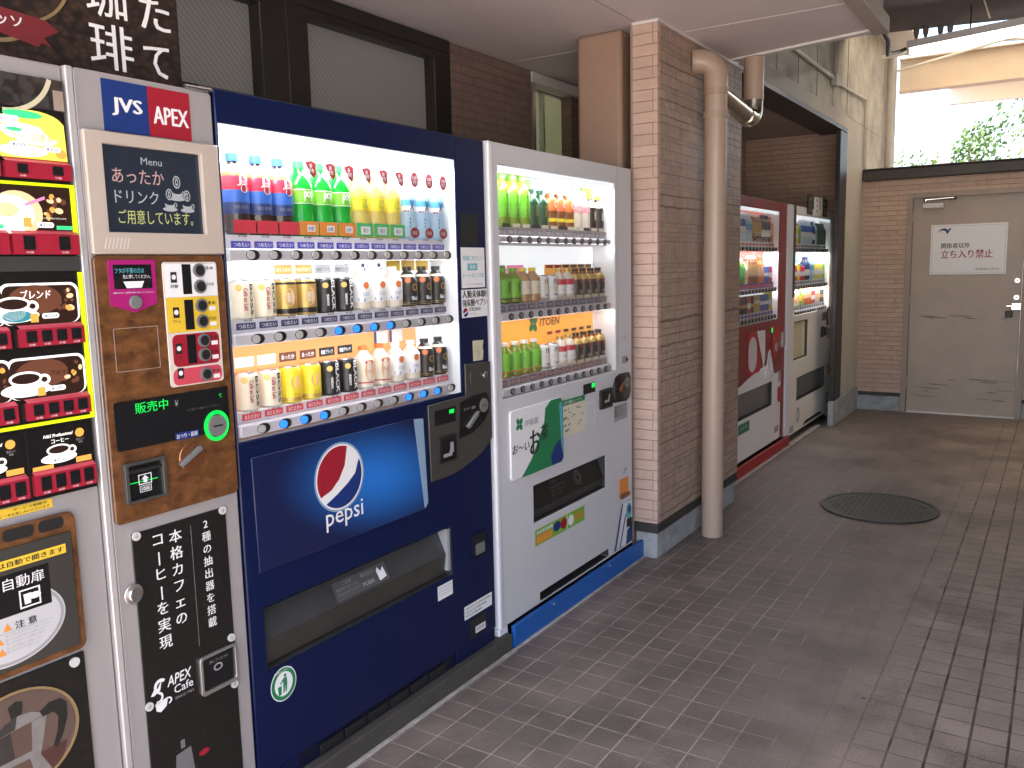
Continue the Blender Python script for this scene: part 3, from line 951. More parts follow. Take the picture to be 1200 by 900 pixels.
for z in (0.25, 1.05, 1.85):
    dr.part('hinge', [tube([(wl + 0.052, -0.022, z), (wl + 0.052, -0.022, z + 0.09)], 0.009, 'alu', 8)], lf)

sg = Unit('notice_board', 'white keep out notice with red lettering fixed to the steel door', 'sign', -0.77, 9.13 + 0.0315, 0.0, z=1.345)
sg.part('board', [slab(rect(-1.087, -0.448, 1.345, 1.815), 0.0, 0.006, 'print_white')], bevel=0.002)
sg.part('lettering', [text('関係者以外', -0.995, -0.752, 1.592, 1.642, 0.0066, 'print_black', 0.03), text('立ち入り禁止', -0.995, -0.560, 1.497, 1.577, 0.0066, 'print_red', 0.022),
                      text('鉄道株式会社', -0.70, -0.50, 1.382, 1.404, 0.0066, 'print_grey', 0.02)])
sg.part('emblem', [flat([(-1.028, 1.752), (-0.995, 1.778), (-0.965, 1.782), (-0.948, 1.772), (-0.932, 1.745), (-0.948, 1.725), (-0.965, 1.755), (-0.985, 1.762)], 0.0066, 'print_blue'),
                   flat([(-0.948, 1.725), (-0.935, 1.778), (-0.912, 1.778)], 0.0069, 'print_blue'), text('GROUP', -1.045, -0.985, 1.738, 1.746, 0.0066, 'print_grey')])
for u in (-1.07, -0.465):
    for v in (1.362, 1.798):
        sg.part('screw', [disc(u, v, 0.006, 0.006, 0.0085, 'alu', 10)])
sg.part('border_line', [band(rect(-1.072, -0.463, 1.36, 1.80), rect(-1.070, -0.465, 1.362, 1.798), 0.0062, 0.0065, 'print_grey')])

# roof structure beyond the soffit
rf = thing('skylight_roof', 'cream translucent sheet roof on steel beams beyond the dark soffit', 'roof', (0.8, 9.4, 3.9))
V, F = [], []
nx = 60
for j, y in enumerate((7.95, 10.95)):
    for i in range(nx + 1):
        x = -1.70 + 5.6 * i / nx
        V.append((x, y, 4.02 + (0.02 if i % 4 in (1, 2) else 0.0) + (y - 7.8) * 0.03))
for i in range(nx):
    F.append((i, i + 1, nx + 2 + i, nx + 1 + i))
wpart('roof_sheet', [(V, F, 'roof_sheet')], rf)
for y, z0, z1 in ((11.0, 3.40, 3.74), (16.0, 3.98, 4.22)):
    mb = 'steel_cream' if y < 12 else 'steel_white'
    wpart('main_beam', [box(-1.70, 4.0, y - 0.006, y + 0.006, z0, z1, mb), box(-1.70, 4.0, y - 0.08, y + 0.08, z0 - 0.014, z0 - 0.001, mb), box(-1.70, 4.0, y - 0.08, y + 0.08, z1 + 0.001, z1 + 0.014, mb)], rf)
for y in (8.45, 8.85, 9.25, 9.65, 10.05, 10.45):
    wpart('purlin', [box(-1.70, 4.0, y - 0.03, y + 0.03, 3.86 + (y - 7.8) * 0.03, 3.985 + (y - 7.8) * 0.03, 'steel_white')], rf)
wpart('far_post', [box(-1.80, -1.66, 15.93, 16.07, 0, 3.96, 'steel_white')], rf)
wpart('far_sheet', [box(-1.75, 3.9, 13.6, 16.6, 4.26, 4.28, 'roof_sheet')], rf)
wpart('sun_gap_beam', [box(-1.70, 4.0, 8.125, 8.19, 3.43, 4.03, 'steel_cream')], rf)  # hidden beam, deepened to keep direct sun off the door
wpart('brace_rod', [tube([(-1.62, 10.2, 3.48), (0.6, 10.6, 3.95)], 0.014, 'steel_white', 8)], rf)
wpart('brace_rod', [tube([(-1.35, 10.5, 3.80), (0.8, 10.3, 3.50)], 0.016, 'steel_white', 8)], rf)
wpart('strut', [tube([(-1.72, 9.9, 3.58), (-0.95, 9.9, 3.62)], 0.022, 'steel_white', 10), tube([(-0.70, 9.9, 3.635), (0.5, 9.9, 3.69)], 0.022, 'steel_white', 10)], rf)

single('overflow_pipe', [tube([(-1.66, 10.15, 2.0), (-1.66, 10.15, 3.62)], 0.036, 'conduit', 12)], 'slim pale downpipe standing on the wall beyond the coping', 'pipe')

def lamp(x, y, z, length, turn, label):
    t = thing('strip_light', label, 'lamp', (x, y, z))
    x1 = x + length
    wpart('housing', [box(x, x1, y - 0.06, y + 0.06, z, z + 0.055, 'lamp_body'), box(x, x + 0.02, y - 0.05, y + 0.05, z - 0.05, z - 0.001, 'lamp_body')], t, 0.004)
    wpart('tube', [tube([(x + 0.025, y, z - 0.032), (x1 - 0.02, y, z - 0.032)], 0.027, 'lamp_tube', 14)], t)
    for q in (x + 0.45, x1 - 0.4):
        wpart('hanger', [tube([(q, y, z + 0.054), (q, y, z + 0.26)], 0.006, 'dark_metal', 6)], t)
    t.rotation_euler = (0, 0, R(turn))
lamp(-1.12, 7.65, 3.14, 1.3, -15, 'white fluorescent strip light hanging below the dark soffit')
single('lamp_cable', [tube([(-0.86, 4.86, 2.70), (-0.90, 5.4, 2.72), (-1.10, 6.6, 2.90), (-1.22, 7.3, 3.05), (-1.18, 7.58, 3.12), (-1.11, 7.65, 3.16)], 0.014, 'cable_black', 8)], 'dark cable sagging from the canopy corner to the strip light', 'cable')
for i, x in enumerate((-1.13, -1.06, -0.95, -0.88)):
    zt = 3.40 - 0.05 * (x + 1.3)
    single('beam_clamp', [lathe([(0.004, zt - 0.10), (0.022, zt - 0.045), (0.024, zt)], 'dark_soffit', 10, x, 8.06)],
           ('first', 'second', 'third', 'fourth')[i] + ' pointed clamp from the canopy under the dark soffit edge', 'clamp', group='clamps along the soffit edge')

# unseen building added to keep side light out of the passage
sb = thing('shade_building', 'unseen grey building added across the passage to block side light', 'building', (5.2, 4, 0))
wpart('wall', [box(3.05, 7.0, -0.3, 18.0, 0, 5.4, 'building_grey')], sb)

# trees beyond the end wall
def tree(x, y, h, r, seed, label):
    rnd = random.Random(seed)
    t = thing('tree', label, 'tree', (x, y, 0), group='trees beyond the end wall')
    limbs = [tube([(x, y, 0), (x + 0.1, y, h * 0.3), (x + 0.05, y + 0.1, h * 0.7)], [0.14, 0.11, 0.05], 'bark', 10)]
    cl = []
    for k in range(9):
        a = k * 2.4
        z0 = h * rnd.uniform(0.28, 0.6)
        q = (x + math.cos(a) * r * rnd.uniform(0.4, 0.8), y + math.sin(a) * r * rnd.uniform(0.4, 0.8), z0 + h * rnd.uniform(0.1, 0.35))
        limbs.append(tube([(x + 0.07, y + 0.03, z0), tuple((Vector((x, y, z0)) + Vector(q)) / 2 + Vector((0, 0, 0.1))), q], [0.05, 0.035, 0.012], 'bark', 6))
        cl.append(q)
    wpart('trunk', limbs, t)
    for _ in range(16):
        a, b_ = rnd.uniform(0, 6.28), rnd.uniform(0.1, 1.0)
        cl.append((x + math.cos(a) * r * b_, y + math.sin(a) * r * b_, h * rnd.uniform(0.36, 0.97)))
    sh = {'leaf': ([], []), 'leaf_dark': ([], [])}
    for q in cl:
        cr = rnd.uniform(0.35, 0.7)
        for _ in range(110):
            d = Vector((rnd.gauss(0, 1), rnd.gauss(0, 1), rnd.gauss(0, 0.8))).normalized() * cr * rnd.uniform(0.3, 1) ** 0.5
            p = Vector(q) + d
            nn = Vector((rnd.gauss(0, 1), rnd.gauss(0, 1), rnd.gauss(0.6, 1))).normalized()
            a1 = nn.orthogonal().normalized()
            a2 = nn.cross(a1)
            s_ = rnd.uniform(0.035, 0.075)
            vs, fs = sh['leaf' if rnd.random() < 0.6 else 'leaf_dark']
            k = len(vs)
            vs += [tuple(p + a1 * s_), tuple(p + a2 * s_ * 0.55), tuple(p - a1 * s_), tuple(p - a2 * s_ * 0.55)]
            fs.append((k, k + 1, k + 2, k + 3))
    wpart('crown', [(sh[m][0], sh[m][1], m) for m in sh], t)
tree(-1.55, 21.5, 4.5, 0.85, 3, 'bushy green tree seen above the door over the black coping')
tree(1.9, 25.0, 4.6, 1.0, 5, 'taller pale tree beside the bushy one beyond the end wall')
tree(-3.25, 24.0, 4.2, 0.7, 8, 'low faint tree beyond the downpipe past the end wall')

# manhole cover
mh = thing('manhole_cover', 'round dark iron manhole cover set in the tiled floor', 'manhole cover', (-0.873, 5.46, 0))
cx, cy = -0.873, 5.46
wpart('rim', [(lambda s: ([(cx + q[0], cy + q[2], 0.004 + q[1]) for q in s[0]], s[1], s[2]))(band(ell(0, 0, 0.335, 0.335, 48), ell(0, 0, 0.310, 0.310, 48), 0.0, 0.006, 'cast_iron'))], mh)
wpart('plate', [lathe([(0.307, 0.003), (0.307, 0.0065), (0.2, 0.0066)], 'cast_iron', 48, cx, cy)], mh)
ribs = []
for i in range(-9, 10):
    for j in range(-9, 10):
        x, y = i * 0.031, j * 0.031
        if x * x + y * y < 0.285 ** 2:
            ribs.append(box(cx + x - 0.011, cx + x + 0.011, cy + y - 0.006, cy + y + 0.006, 0.0067, 0.0085, 'cast_iron') if (i + j) % 2 else box(cx + x - 0.006, cx + x + 0.006, cy + y - 0.011, cy + y + 0.011, 0.0067, 0.0085, 'cast_iron'))
wpart('tread_pattern', ribs, mh)
for a in (0.4, 3.54):
    wpart('lift_slot', [box(cx + 0.25 * math.cos(a) - 0.02, cx + 0.25 * math.cos(a) + 0.02, cy + 0.25 * math.sin(a) - 0.01, cy + 0.25 * math.sin(a) + 0.01, 0.0106, 0.0112, 'rubber')], mh)

# plinth and skirts under the machines
single('plinth', [box(-2.56, -1.757, 0.47, 2.695, 0.0, 0.070, 'plinth')], 'dark brown concrete plinth under the navy blue and coffee machines', 'plinth', 0.006)
single('cement_fillet', [box(-1.756, -1.738, 0.4, 2.70, 0.0, 0.010, 'cement'), box(-1.758, -1.742, 2.705, 3.95, 0.0, 0.008, 'cement'), box(-1.85, -1.80, 5.25, 8.025, 0.0, 0.012, 'cement')],
       None, None, 0.004, kind='structure')

# ---------------------------------------------------------------- coffee cup machine
NX, FX = -1.78, -1.86                       # front planes of the near row and of the alcove row
cm = Unit('vending_machine', 'silver and brown cup coffee vending machine with a dark menu screen', 'vending machine', NX, 0.9)
cm.part('cabinet', [box(0.50, 1.433, -0.72, -0.032, 0.10, 1.94, 'silver')], bevel=0.006)
cm.part('side_door', [slab(rect(0.505, 1.062, 0.12, 1.94), -0.03, -0.004, 'silver')], bevel=0.004)
cm.part('service_door', [slab(rrect(1.084, 1.436, 0.12, 1.942, 0.012), -0.03, 0.0, 'silver')], bevel=0.004)
cm.part('divider_post', [box(1.0645, 1.0815, -0.03, 0.006, 0.12, 1.941, 'silver_edge')], bevel=0.003)

# left door: bean photograph, lit menu cards
rnd = random.Random(11)
beans = []
for k in range(60):
    cu, cv, t_ = rnd.uniform(0.80, 1.02), rnd.uniform(1.85, 1.90), rnd.uniform(0, 180)
    beans.append(flat(ell(cu, cv, 0.010, 0.0065, 12, tilt=t_), 0.0041 + k * 0.00001, rnd.choice(('print_black', 'flap_brown', 'pickup_inner'))))
adp = cm.part('menu_backing', [slab(rect(0.53, 1.056, 1.043, 1.842), -0.004, 0.004, 'ad_black')], bevel=0.001)
cm.part('bean_picture', [slab(rect(0.53, 1.0575, 1.8435, 1.906), -0.004, 0.004, 'coffee_beans_print'), arc_band(0.93, 1.93, 0.098, 0.108, 270, 345, 0.0048, 'paper', sy=0.95), flat(rect(1.035, 1.057, 1.845, 1.885), 0.0044, 'jamb_paint')] + beans)

def price_strip(u0, u1, v0, v1, wins, lab=None):
    p = cm.part('selector_strip', [slab(rect(u0, u1, v0, v1 - 0.008), 0.004, 0.016, 'strip_red'), ([(u0, 0.004, v1), (u1, 0.004, v1), (u1, 0.016, v1 - 0.0075), (u0, 0.016, v1 - 0.0075)], [(0, 1, 2, 3)], 'strip_red_top')])
    for a, c in wins:
        cm.part('selector_button', [slab(rect(a, c, v0 + 0.009, v1 - 0.012), 0.0163, 0.018, 'black_gloss'), text('砂糖', a + 0.004, c - 0.004, v0 + 0.002, v0 + 0.006, 0.0164, 'print_white')], p, 0.001)

def tagp(s, cu, cv, w=0.036, h=0.011):
    return [flat(rrect(cu - w / 2, cu + w / 2, cv - h / 2, cv + h / 2, h * 0.48), 0.0066, 'ad_white'), text(s, cu - w * 0.36, cu + w * 0.36, cv - h * 0.33, cv + h * 0.33, 0.0070, 'print_blue', 0.01)]

def cup_print(cu, cv, s, d, tall=0.62):
    """printed cup of black coffee on its saucer"""
    return [flat(ell(cu, cv - s * 0.55, s * 1.5, s * 0.42), d, 'ad_white'),
            flat(ell(cu + s * 1.12, cv - s * 0.02, s * 0.38, s * 0.34, 20), d + 0.0002, 'ad_white'), flat(ell(cu + s * 1.12, cv - s * 0.02, s * 0.2, s * 0.17, 16), d + 0.0004, 'ad_coffee'),
            flat([(cu - s, cv + s * 0.15)] + ell(cu, cv - s * tall * 0.55, s * 0.72, s * 0.5, 14, 180, 360) + [(cu + s, cv + s * 0.15)], d + 0.0006, 'ad_white'),
            flat(ell(cu, cv + s * 0.15, s, s * 0.42), d + 0.0008, 'ad_white'), flat(ell(cu, cv + s * 0.13, s * 0.84, s * 0.31), d + 0.0010, 'ad_coffee')]

def soup_ad(x):
    arch = [(x, 1.742), (x + 0.135, 1.742), (x + 0.133, 1.815)] + ell(x + 0.068, 1.812, 0.064, 0.026, 10, 15, 165) + [(x, 1.815)]
    return [slab(arch, 0.004, 0.006, 'ad_yellow'), flat(ell(x + 0.05, 1.828, 0.04, 0.008), 0.0063, 'ad_green'), flat(ell(x + 0.06, 1.79, 0.058, 0.019, tilt=-8), 0.0062, 'ad_white'), flat(ell(x + 0.105, 1.80, 0.024, 0.013, tilt=-35), 0.0064, 'ad_yellow'),
            flat(rect(x + 0.002, x + 0.04, 1.807, 1.823), 0.0064, 'ad_white'), text('Knorr', x + 0.005, x + 0.038, 1.810, 1.819, 0.0067, 'ad_pink', 0.01), flat(ell(x + 0.03, 1.797, 0.016, 0.004), 0.0065, 'ad_green'),
            text('コーンの恵み', x + 0.02, x + 0.108, 1.776, 1.793, 0.0067, 'ad_orange', 0.025), flat(ell(x + 0.045, 1.757, 0.05, 0.012), 0.0063, 'ad_white'), flat(ell(x + 0.122, 1.756, 0.012, 0.010), 0.0063, 'ad_orange')] + tagp('¥150', x + 0.036, 1.768) + tagp('¥200', x + 0.104, 1.764)
for x in (0.918, 0.774, 0.63):
    cm.part('soup_card', soup_ad(x), adp)
    price_strip(x + 0.002, x + 0.136, 1.702, 1.741, [(x + 0.024, x + 0.044), (x + 0.095, x + 0.117)])
for x in (0.63, 0.774, 0.918):
    sh = [slab(rect(x - 0.006, x + 0.135, 1.600, 1.687), 0.004, 0.006, 'ad_coffee'), flat(ell(x + 0.02, 1.632, 0.052, 0.045, 24), 0.0062, 'ad_cream'), flat(ell(x + 0.005, 1.63, 0.05, 0.038, 24), 0.0064, 'ad_white'), flat(ell(x - 0.0, 1.638, 0.024, 0.014, 24), 0.0066, 'ad_cream')]
    rnd = random.Random(int(x * 100))
    for k in range(13):
        sh.append(flat(ell(x + 0.098 + rnd.uniform(-0.02, 0.022), 1.645 + rnd.uniform(-0.02, 0.022), rnd.uniform(0.004, 0.010), rnd.uniform(0.003, 0.007), 9, tilt=rnd.uniform(0, 180)), 0.0063 + k * 0.00005, rnd.choice(('ad_orange', 'ad_brown', 'ad_cream'))))
    sh += [flat([(x + 0.036, 1.646), (x + 0.037, 1.652), (x + 0.078, 1.668), (x + 0.079, 1.662)], 0.0070, 'ad_pink'), flat(rect(x + 0.031, x + 0.047, 1.605, 1.624), 0.0068, 'ad_orange'), flat(rect(x + 0.098, x + 0.135, 1.601, 1.609), 0.0068, 'ad_green'), text('まろやかな味わいのひとときを', x + 0.068, x + 0.120, 1.622, 1.6255, 0.0071, 'ad_white')] + tagp('¥250', x + 0.075, 1.610)
    cm.part('coffee_card', sh, adp)
    price_strip(x + 0.002, x + 0.139, 1.550, 1.599, [(x + 0.022, x + 0.045), (x + 0.095, x + 0.118)])
cm.part('lime_frame', [slab(rect(0.53, 1.061, 1.6885, 1.6945), 0.004, 0.009, 'lime_frame'), slab(rect(1.0515, 1.061, 1.551, 1.6880), 0.004, 0.009, 'lime_frame')], adp)
cm.part('lime_frame', [slab(rect(1.0535, 1.0615, 1.2055, 1.5125), 0.004, 0.009, 'lime_frame'), slab(rect(0.53, 1.0615, 1.198, 1.2050), 0.004, 0.009, 'lime_frame')], adp)
cm.part('shelf_gap', [slab(rect(0.53, 1.0605, 1.516, 1.546), 0.004, 0.006, 'pickup_inner')], adp)
for r_, (v0, v1, sv, name) in enumerate(((1.408, 1.492, 1.363, 'ブレンド'), (1.256, 1.341, 1.212, 'アメリカン'))):
    for x in (0.60, 0.754, 0.908):
        sh = [slab(rrect(x - 0.02, x + 0.143, v0, v1, 0.018), 0.004, 0.0055, 'ad_white'), flat(rrect(x - 0.016, x + 0.138, v0, v1 - 0.005, 0.016), 0.0058, 'ad_coffee'), flat(ell(x + 0.05, v0 + 0.05, 0.055, 0.03), 0.0060, 'ad_brown')]
        rnd = random.Random(int(x * 1000) + r_)
        for k in range(11):
            sh.append(flat(ell(x + 0.112 + rnd.uniform(-0.022, 0.02), v0 + 0.045 + rnd.uniform(-0.02, 0.024), rnd.uniform(0.004, 0.009), rnd.uniform(0.003, 0.006), 9, tilt=rnd.uniform(0, 180)), 0.0061 + k * 0.00005, rnd.choice(('ad_orange', 'ad_brown', 'ad_brown', 'ad_cream'))))
        sh += cup_print(x + 0.004 + 0.010 * r_, v0 + 0.038, 0.034, 0.0066)
        sh += [flat(rect(x + 0.036, x + 0.052, v0 + 0.004, v0 + 0.022), 0.0074, 'ad_orange')]
        sh += [text(name, x + 0.020, x + 0.082, v0 + 0.052, v0 + 0.070, 0.0076, 'ad_white', 0.035, 0.1)] if r_ == 0 else [text(name, x + 0.066, x + 0.122, v0 + 0.044, v0 + 0.054, 0.0076, 'ad_coffee', 0.01)]
        sh += [flat(ell(x + 0.01, v0 + 0.018, 0.03, 0.012), 0.0072, 'ad_teal')] if r_ == 0 else []
        sh += tagp('¥250' if r_ == 0 else '¥200', x + 0.078, v0 + 0.016)
        cm.part('coffee_card', sh, adp)
        price_strip(x + 0.008, x + 0.143, sv, sv + 0.044, [(x + 0.019 + k * 0.0315, x + 0.040 + k * 0.0315) for k in range(4)])
for i, x in enumerate((0.62, 0.766, 0.912)):
    sh = [slab(rect(x, x + 0.1365, 1.104, 1.190), 0.004, 0.0058, 'ad_black'), text('N&S Professional', x + 0.034, x + 0.098, 1.169, 1.176, 0.0061, 'ad_white', 0.02, 0.25), text('コーヒー', x + 0.050, x + 0.088, 1.156, 1.165, 0.0061, 'ad_white', 0.03), flat(ell(x + 0.113, 1.170, 0.010, 0.0095), 0.0061, 'ad_orange'), text('挽きたて\n抽出', x + 0.104, x + 0.122, 1.147, 1.158, 0.0061, 'print_grey')]
    sh += cup_print(x + 0.064, 1.138, 0.026, 0.0062)
    sh += [flat(rect(x + 0.006, x + 0.05, 1.104, 1.113), 0.0073, 'ad_orange'), flat(rect(x + 0.10, x + 0.135, 1.106, 1.118), 0.0060, 'ad_orange')] + tagp('¥150' if i == 2 else '¥200', x + 0.064, 1.120)
    cm.part('coffee_card', sh, adp)
    price_strip(x + 0.004, x + 0.138, 1.054, 1.104, [(x + 0.016 + k * 0.031, x + 0.037 + k * 0.031) for k in range(4)])

# lower left door: yellow notice, burl wood cup hatch, pot picture
cm.part('yellow_notice', [slab(rect(0.66, 0.957, 1.0195, 1.0395), -0.0038, -0.0025, 'print_yellow'), text('サービス期間中', 0.875, 0.945, 1.0305, 1.0365, -0.0022, 'print_black', 0.02), text('おいしいコーヒーをお楽しみいただけます', 0.80, 0.950, 1.0220, 1.0280, -0.0022, 'print_black', 0.01)])
ht = cm.part('cup_hatch', [slab(rrect(0.56, 0.996, 0.694, 1.004, 0.018), -0.0038, 0.010, 'wood_burl')], bevel=0.003)
for a, c in ((0.76, 0.838), (0.843, 0.906), (0.915, 0.969)):
    cm.part('cup_slot', [slab(rrect(a, c, 0.9745, 0.999, 0.010), 0.0103, 0.0115, 'black_plastic')], ht)
hp = cm.part('hatch_door', [slab(rect(0.58, 0.981, 0.708, 0.962), 0.0103, 0.0135, 'flap_brown')], ht, 0.001)
cm.part('notice_strip', [flat(rect(0.62, 0.967, 0.919, 0.939), 0.0139, 'print_yellow'), text('っと扉は自動で開きます', 0.775, 0.962, 0.923, 0.935, 0.0142, 'print_black', 0.03)], hp)
cm.part('door_symbol', [flat(rect(0.72, 0.927, 0.822, 0.909), 0.0140, 'black_gloss'), text('自動扉', 0.832, 0.916, 0.876, 0.901, 0.0144, 'print_white', 0.005), band(rect(0.862, 0.905, 0.829, 0.868), rect(0.865, 0.902, 0.832, 0.865), 0.0140, 0.0144, 'print_white'), flat([(0.872, 0.836), (0.884, 0.836), (0.887, 0.858), (0.870, 0.858)], 0.0144, 'print_white'), flat(ell(0.893, 0.850, 0.013, 0.007), 0.0146, 'print_white')], hp)
cs = [flat(ell(0.836, 0.80, 0.118, 0.082, 48), 0.0137, 'label_silver'), (band(ell(0.836, 0.80, 0.115, 0.079, 48), ell(0.836, 0.80, 0.108, 0.073, 48), 0.0138, 0.0139, 'print_grey')), text('注 意', 0.848, 0.893, 0.792, 0.808, 0.0143, 'print_black', 0.03), flat(rect(0.75, 0.925, 0.7885, 0.7895), 0.0141, 'print_grey')]
for cu, cv in ((0.833, 0.800), (0.815, 0.775), (0.818, 0.752)):
    cs += [flat([(cu - 0.009, cv - 0.007), (cu + 0.009, cv - 0.007), (cu, cv + 0.009)], 0.0142, 'print_orange')]
for k, v in enumerate((0.780, 0.772, 0.764, 0.755, 0.747)):
    cs.append(text('熱くなりますのでご注意ください', 0.828, 0.918 - 0.006 * k, v, v + 0.005, 0.0142, 'print_grey'))
cm.part('caution_label', cs, hp)
pb = cm.part('pot_panel', [slab(rect(0.56, 0.992, 0.14, 0.684), -0.0038, 0.002, 'black_speckle')], bevel=0.001)
cm.part('pot_picture', [flat(ell(0.832, 0.545, 0.128, 0.108, 48), 0.0024, 'pot_ground'), flat(rect(0.735, 0.93, 0.478, 0.492), 0.00255, 'pot_table'), band(ell(0.832, 0.545, 0.134, 0.113, 48), ell(0.832, 0.545, 0.128, 0.108, 48), 0.0022, 0.0045, 'gold'),
        flat([(0.715, 0.50), (0.938, 0.505), (0.925, 0.468), (0.89, 0.446), (0.77, 0.443), (0.735, 0.47)], 0.0025, 'pot_table'),
        flat([(0.790, 0.570), (0.822, 0.574), (0.826, 0.520), (0.818, 0.500), (0.800, 0.442), (0.768, 0.446), (0.795, 0.500), (0.790, 0.520)], 0.0030, 'pot_dark'),
        flat([(0.822, 0.574), (0.866, 0.578), (0.862, 0.520), (0.856, 0.500), (0.866, 0.440), (0.800, 0.440), (0.818, 0.500), (0.826, 0.520)], 0.0030, 'pot_copper'),
        flat([(0.866, 0.578), (0.898, 0.580), (0.884, 0.520), (0.878, 0.500), (0.904, 0.446), (0.866, 0.440), (0.856, 0.500), (0.862, 0.520)], 0.0030, 'pot_light'),
        flat([(0.796, 0.500), (0.877, 0.502), (0.883, 0.516), (0.791, 0.514)], 0.0033, 'pot_light'),
        flat([(0.786, 0.572), (0.900, 0.582), (0.868, 0.600), (0.838, 0.604), (0.812, 0.596)], 0.0032, 'pot_light'), flat([(0.786, 0.572), (0.812, 0.596), (0.838, 0.604), (0.832, 0.577)], 0.0034, 'pot_dark'), flat([(0.826, 0.602), (0.848, 0.604), (0.852, 0.630), (0.838, 0.636), (0.822, 0.628)], 0.0036, 'black_plastic'),
        flat([(0.884, 0.592), (0.905, 0.604), (0.930, 0.602), (0.943, 0.588), (0.941, 0.555), (0.928, 0.520), (0.914, 0.498), (0.906, 0.504), (0.918, 0.535), (0.922, 0.565), (0.912, 0.580), (0.890, 0.578)], 0.0034, 'black_plastic'), flat([(0.838, 0.448), (0.858, 0.450), (0.856, 0.470), (0.840, 0.468)], 0.0036, 'print_white')], pb)
cm.part('screw', [disc(0.968, 0.668, 0.011, 0.002, 0.006, 'screw_bright', 16)], pb)

# right door: emblem, screen, wooden control panel
cm.part('name_plate', [slab(rect(1.146, 1.2565, 1.8185, 1.9285), 0.0005, 0.003, 'print_blue'), slab(rect(1.257, 1.369, 1.8185, 1.9285), 0.0005, 0.003, 'print_red'), text('JVS', 1.166, 1.242, 1.853, 1.893, 0.0034, 'print_white', 0.045), text('APEX', 1.268, 1.363, 1.848, 1.888, 0.0034, 'print_white', 0.045)])
bz = cm.part('screen_bezel', [holed(1.087, 1.4325, 1.551, 1.8145, [(1.129, 1.3825, 1.599, 1.788)], 0.0005, 0.016, 'beige')], bevel=0.003)
sc = cm.part('screen', [slab(rect(1.129, 1.3825, 1.599, 1.788), 0.0005, 0.004, 'screen_dark')], bz)
def cup_icon(cu, cv, s):
    d = 0.0046
    return [flat(ell(cu, cv - s * 0.75, s * 1.15, s * 0.3), d, 'screen_grey'), flat([(cu - s * 0.8, cv)] + ell(cu, cv - s * 0.1, s * 0.78, s * 0.72, 12, 180, 360) + [(cu + s * 0.8, cv)], d + 0.0002, 'screen_grey'), flat(ell(cu, cv, s * 0.66, s * 0.2), d + 0.0004, 'screen_dark'), arc_band(cu + s * 0.85, cv - s * 0.15, s * 0.2, s * 0.32, -100, 120, d + 0.0002, 'screen_grey'),
            flat(ell(cu - s * 0.1, cv + s * 1.2, s * 0.5, s * 0.75), d, 'screen_dark'), arc_band(cu, cv + s * 1.25, s * 0.42, s * 0.55, 0, 359, d + 0.0002, 'screen_grey', 24, 1.4), arc_band(cu, cv + s * 1.25, s * 0.1, s * 0.22, 0, 359, d + 0.0002, 'screen_grey', 16, 2.2)]
cm.part('screen_text', [text('Menu', 1.226, 1.280, 1.752, 1.768, 0.0045, 'screen_grey'), text('あったか', 1.152, 1.283, 1.708, 1.740, 0.0045, 'screen_rose', 0.012), text('ドリンク', 1.155, 1.265, 1.664, 1.693, 0.0045, 'screen_grey', 0.008), text('ご用意しています。', 1.160, 1.355, 1.618, 1.650, 0.0045, 'screen_lime', 0.008)] + cup_icon(1.316, 1.695, 0.019) + cup_icon(1.294, 1.668, 0.017) + cup_icon(1.342, 1.667, 0.017), sc)
cm.part('speaker_slits', [flat([(1.112 + k * 0.009, 1.562), (1.115 + k * 0.009, 1.562), (1.122 + k * 0.009, 1.586), (1.119 + k * 0.009, 1.586)], 0.0164, 'beige_edge') for k in range(7)], bz)
wp = cm.part('control_panel', [slab(rrect(1.088, 1.432, 0.942, 1.5485, 0.014), 0.0005, 0.010, 'wood_burl')], bevel=0.003)
pk = cm.part('lid_panel', [slab([(1.120, 1.538), (1.236, 1.538), (1.235, 1.438), (1.177, 1.420), (1.119, 1.438)], 0.0103, 0.013, 'print_pink'), flat(rect(1.130, 1.225, 1.4735, 1.5275), 0.0134, 'black_gloss'), text('フタが不要の方は', 1.134, 1.206, 1.508, 1.520, 0.0138, 'print_sky', 0.02), text('先に押してください。', 1.152, 1.221, 1.496, 1.505, 0.0138, 'print_white', 0.01),
                            flat([(1.152, 1.490), (1.204, 1.490), (1.197, 1.475), (1.160, 1.475)], 0.0138, 'print_white'), text('選択ボタンを押す前に押してください', 1.127, 1.227, 1.463, 1.467, 0.0134, 'print_white')], wp, 0.001)
cm.part('button', [disc(1.177, 1.443, 0.0155, 0.013, 0.020, 'grey_plastic', 20)], pk, 0.002)
bp_ = cm.part('button_panel', [slab(rrect(1.254, 1.407, 1.237, 1.5325, 0.008), 0.0103, 0.013, 'beige_edge'), flat(rect(1.257, 1.404, 1.450, 1.528), 0.0133, 'print_white'), flat(rect(1.257, 1.404, 1.366, 1.449), 0.0133, 'print_yellow'), flat(rrect(1.266, 1.400, 1.284, 1.361, 0.014), 0.0133, 'print_red'), flat(rrect(1.262, 1.402, 1.240, 1.279, 0.014), 0.0133, 'strip_red_top')], wp, 0.001)
for v0, v1 in ((1.456, 1.527), (1.371, 1.4425), (1.289, 1.358)):
    cm.part('level_display', [slab(rect(1.306, 1.3305, v0, v1), 0.0136, 0.0145, 'black_gloss')], bp_)
for t_, c_ in (('砂糖', 1.487), ('クリーム', 1.404), ('コーヒー', 1.318), (None, 1.259)):
    sh = [flat(rect(1.274, 1.291, c_ - 0.003, c_ + 0.022), 0.0137, 'print_black'), flat(ell(1.2825, c_ + 0.010, 0.006, 0.006), 0.0140, 'print_white')]
    if t_:
        sh.append(text(t_, 1.272, 1.293, c_ - 0.016, c_ - 0.007, 0.0137, 'print_black', 0.02))
    cm.part('symbol', sh, bp_)
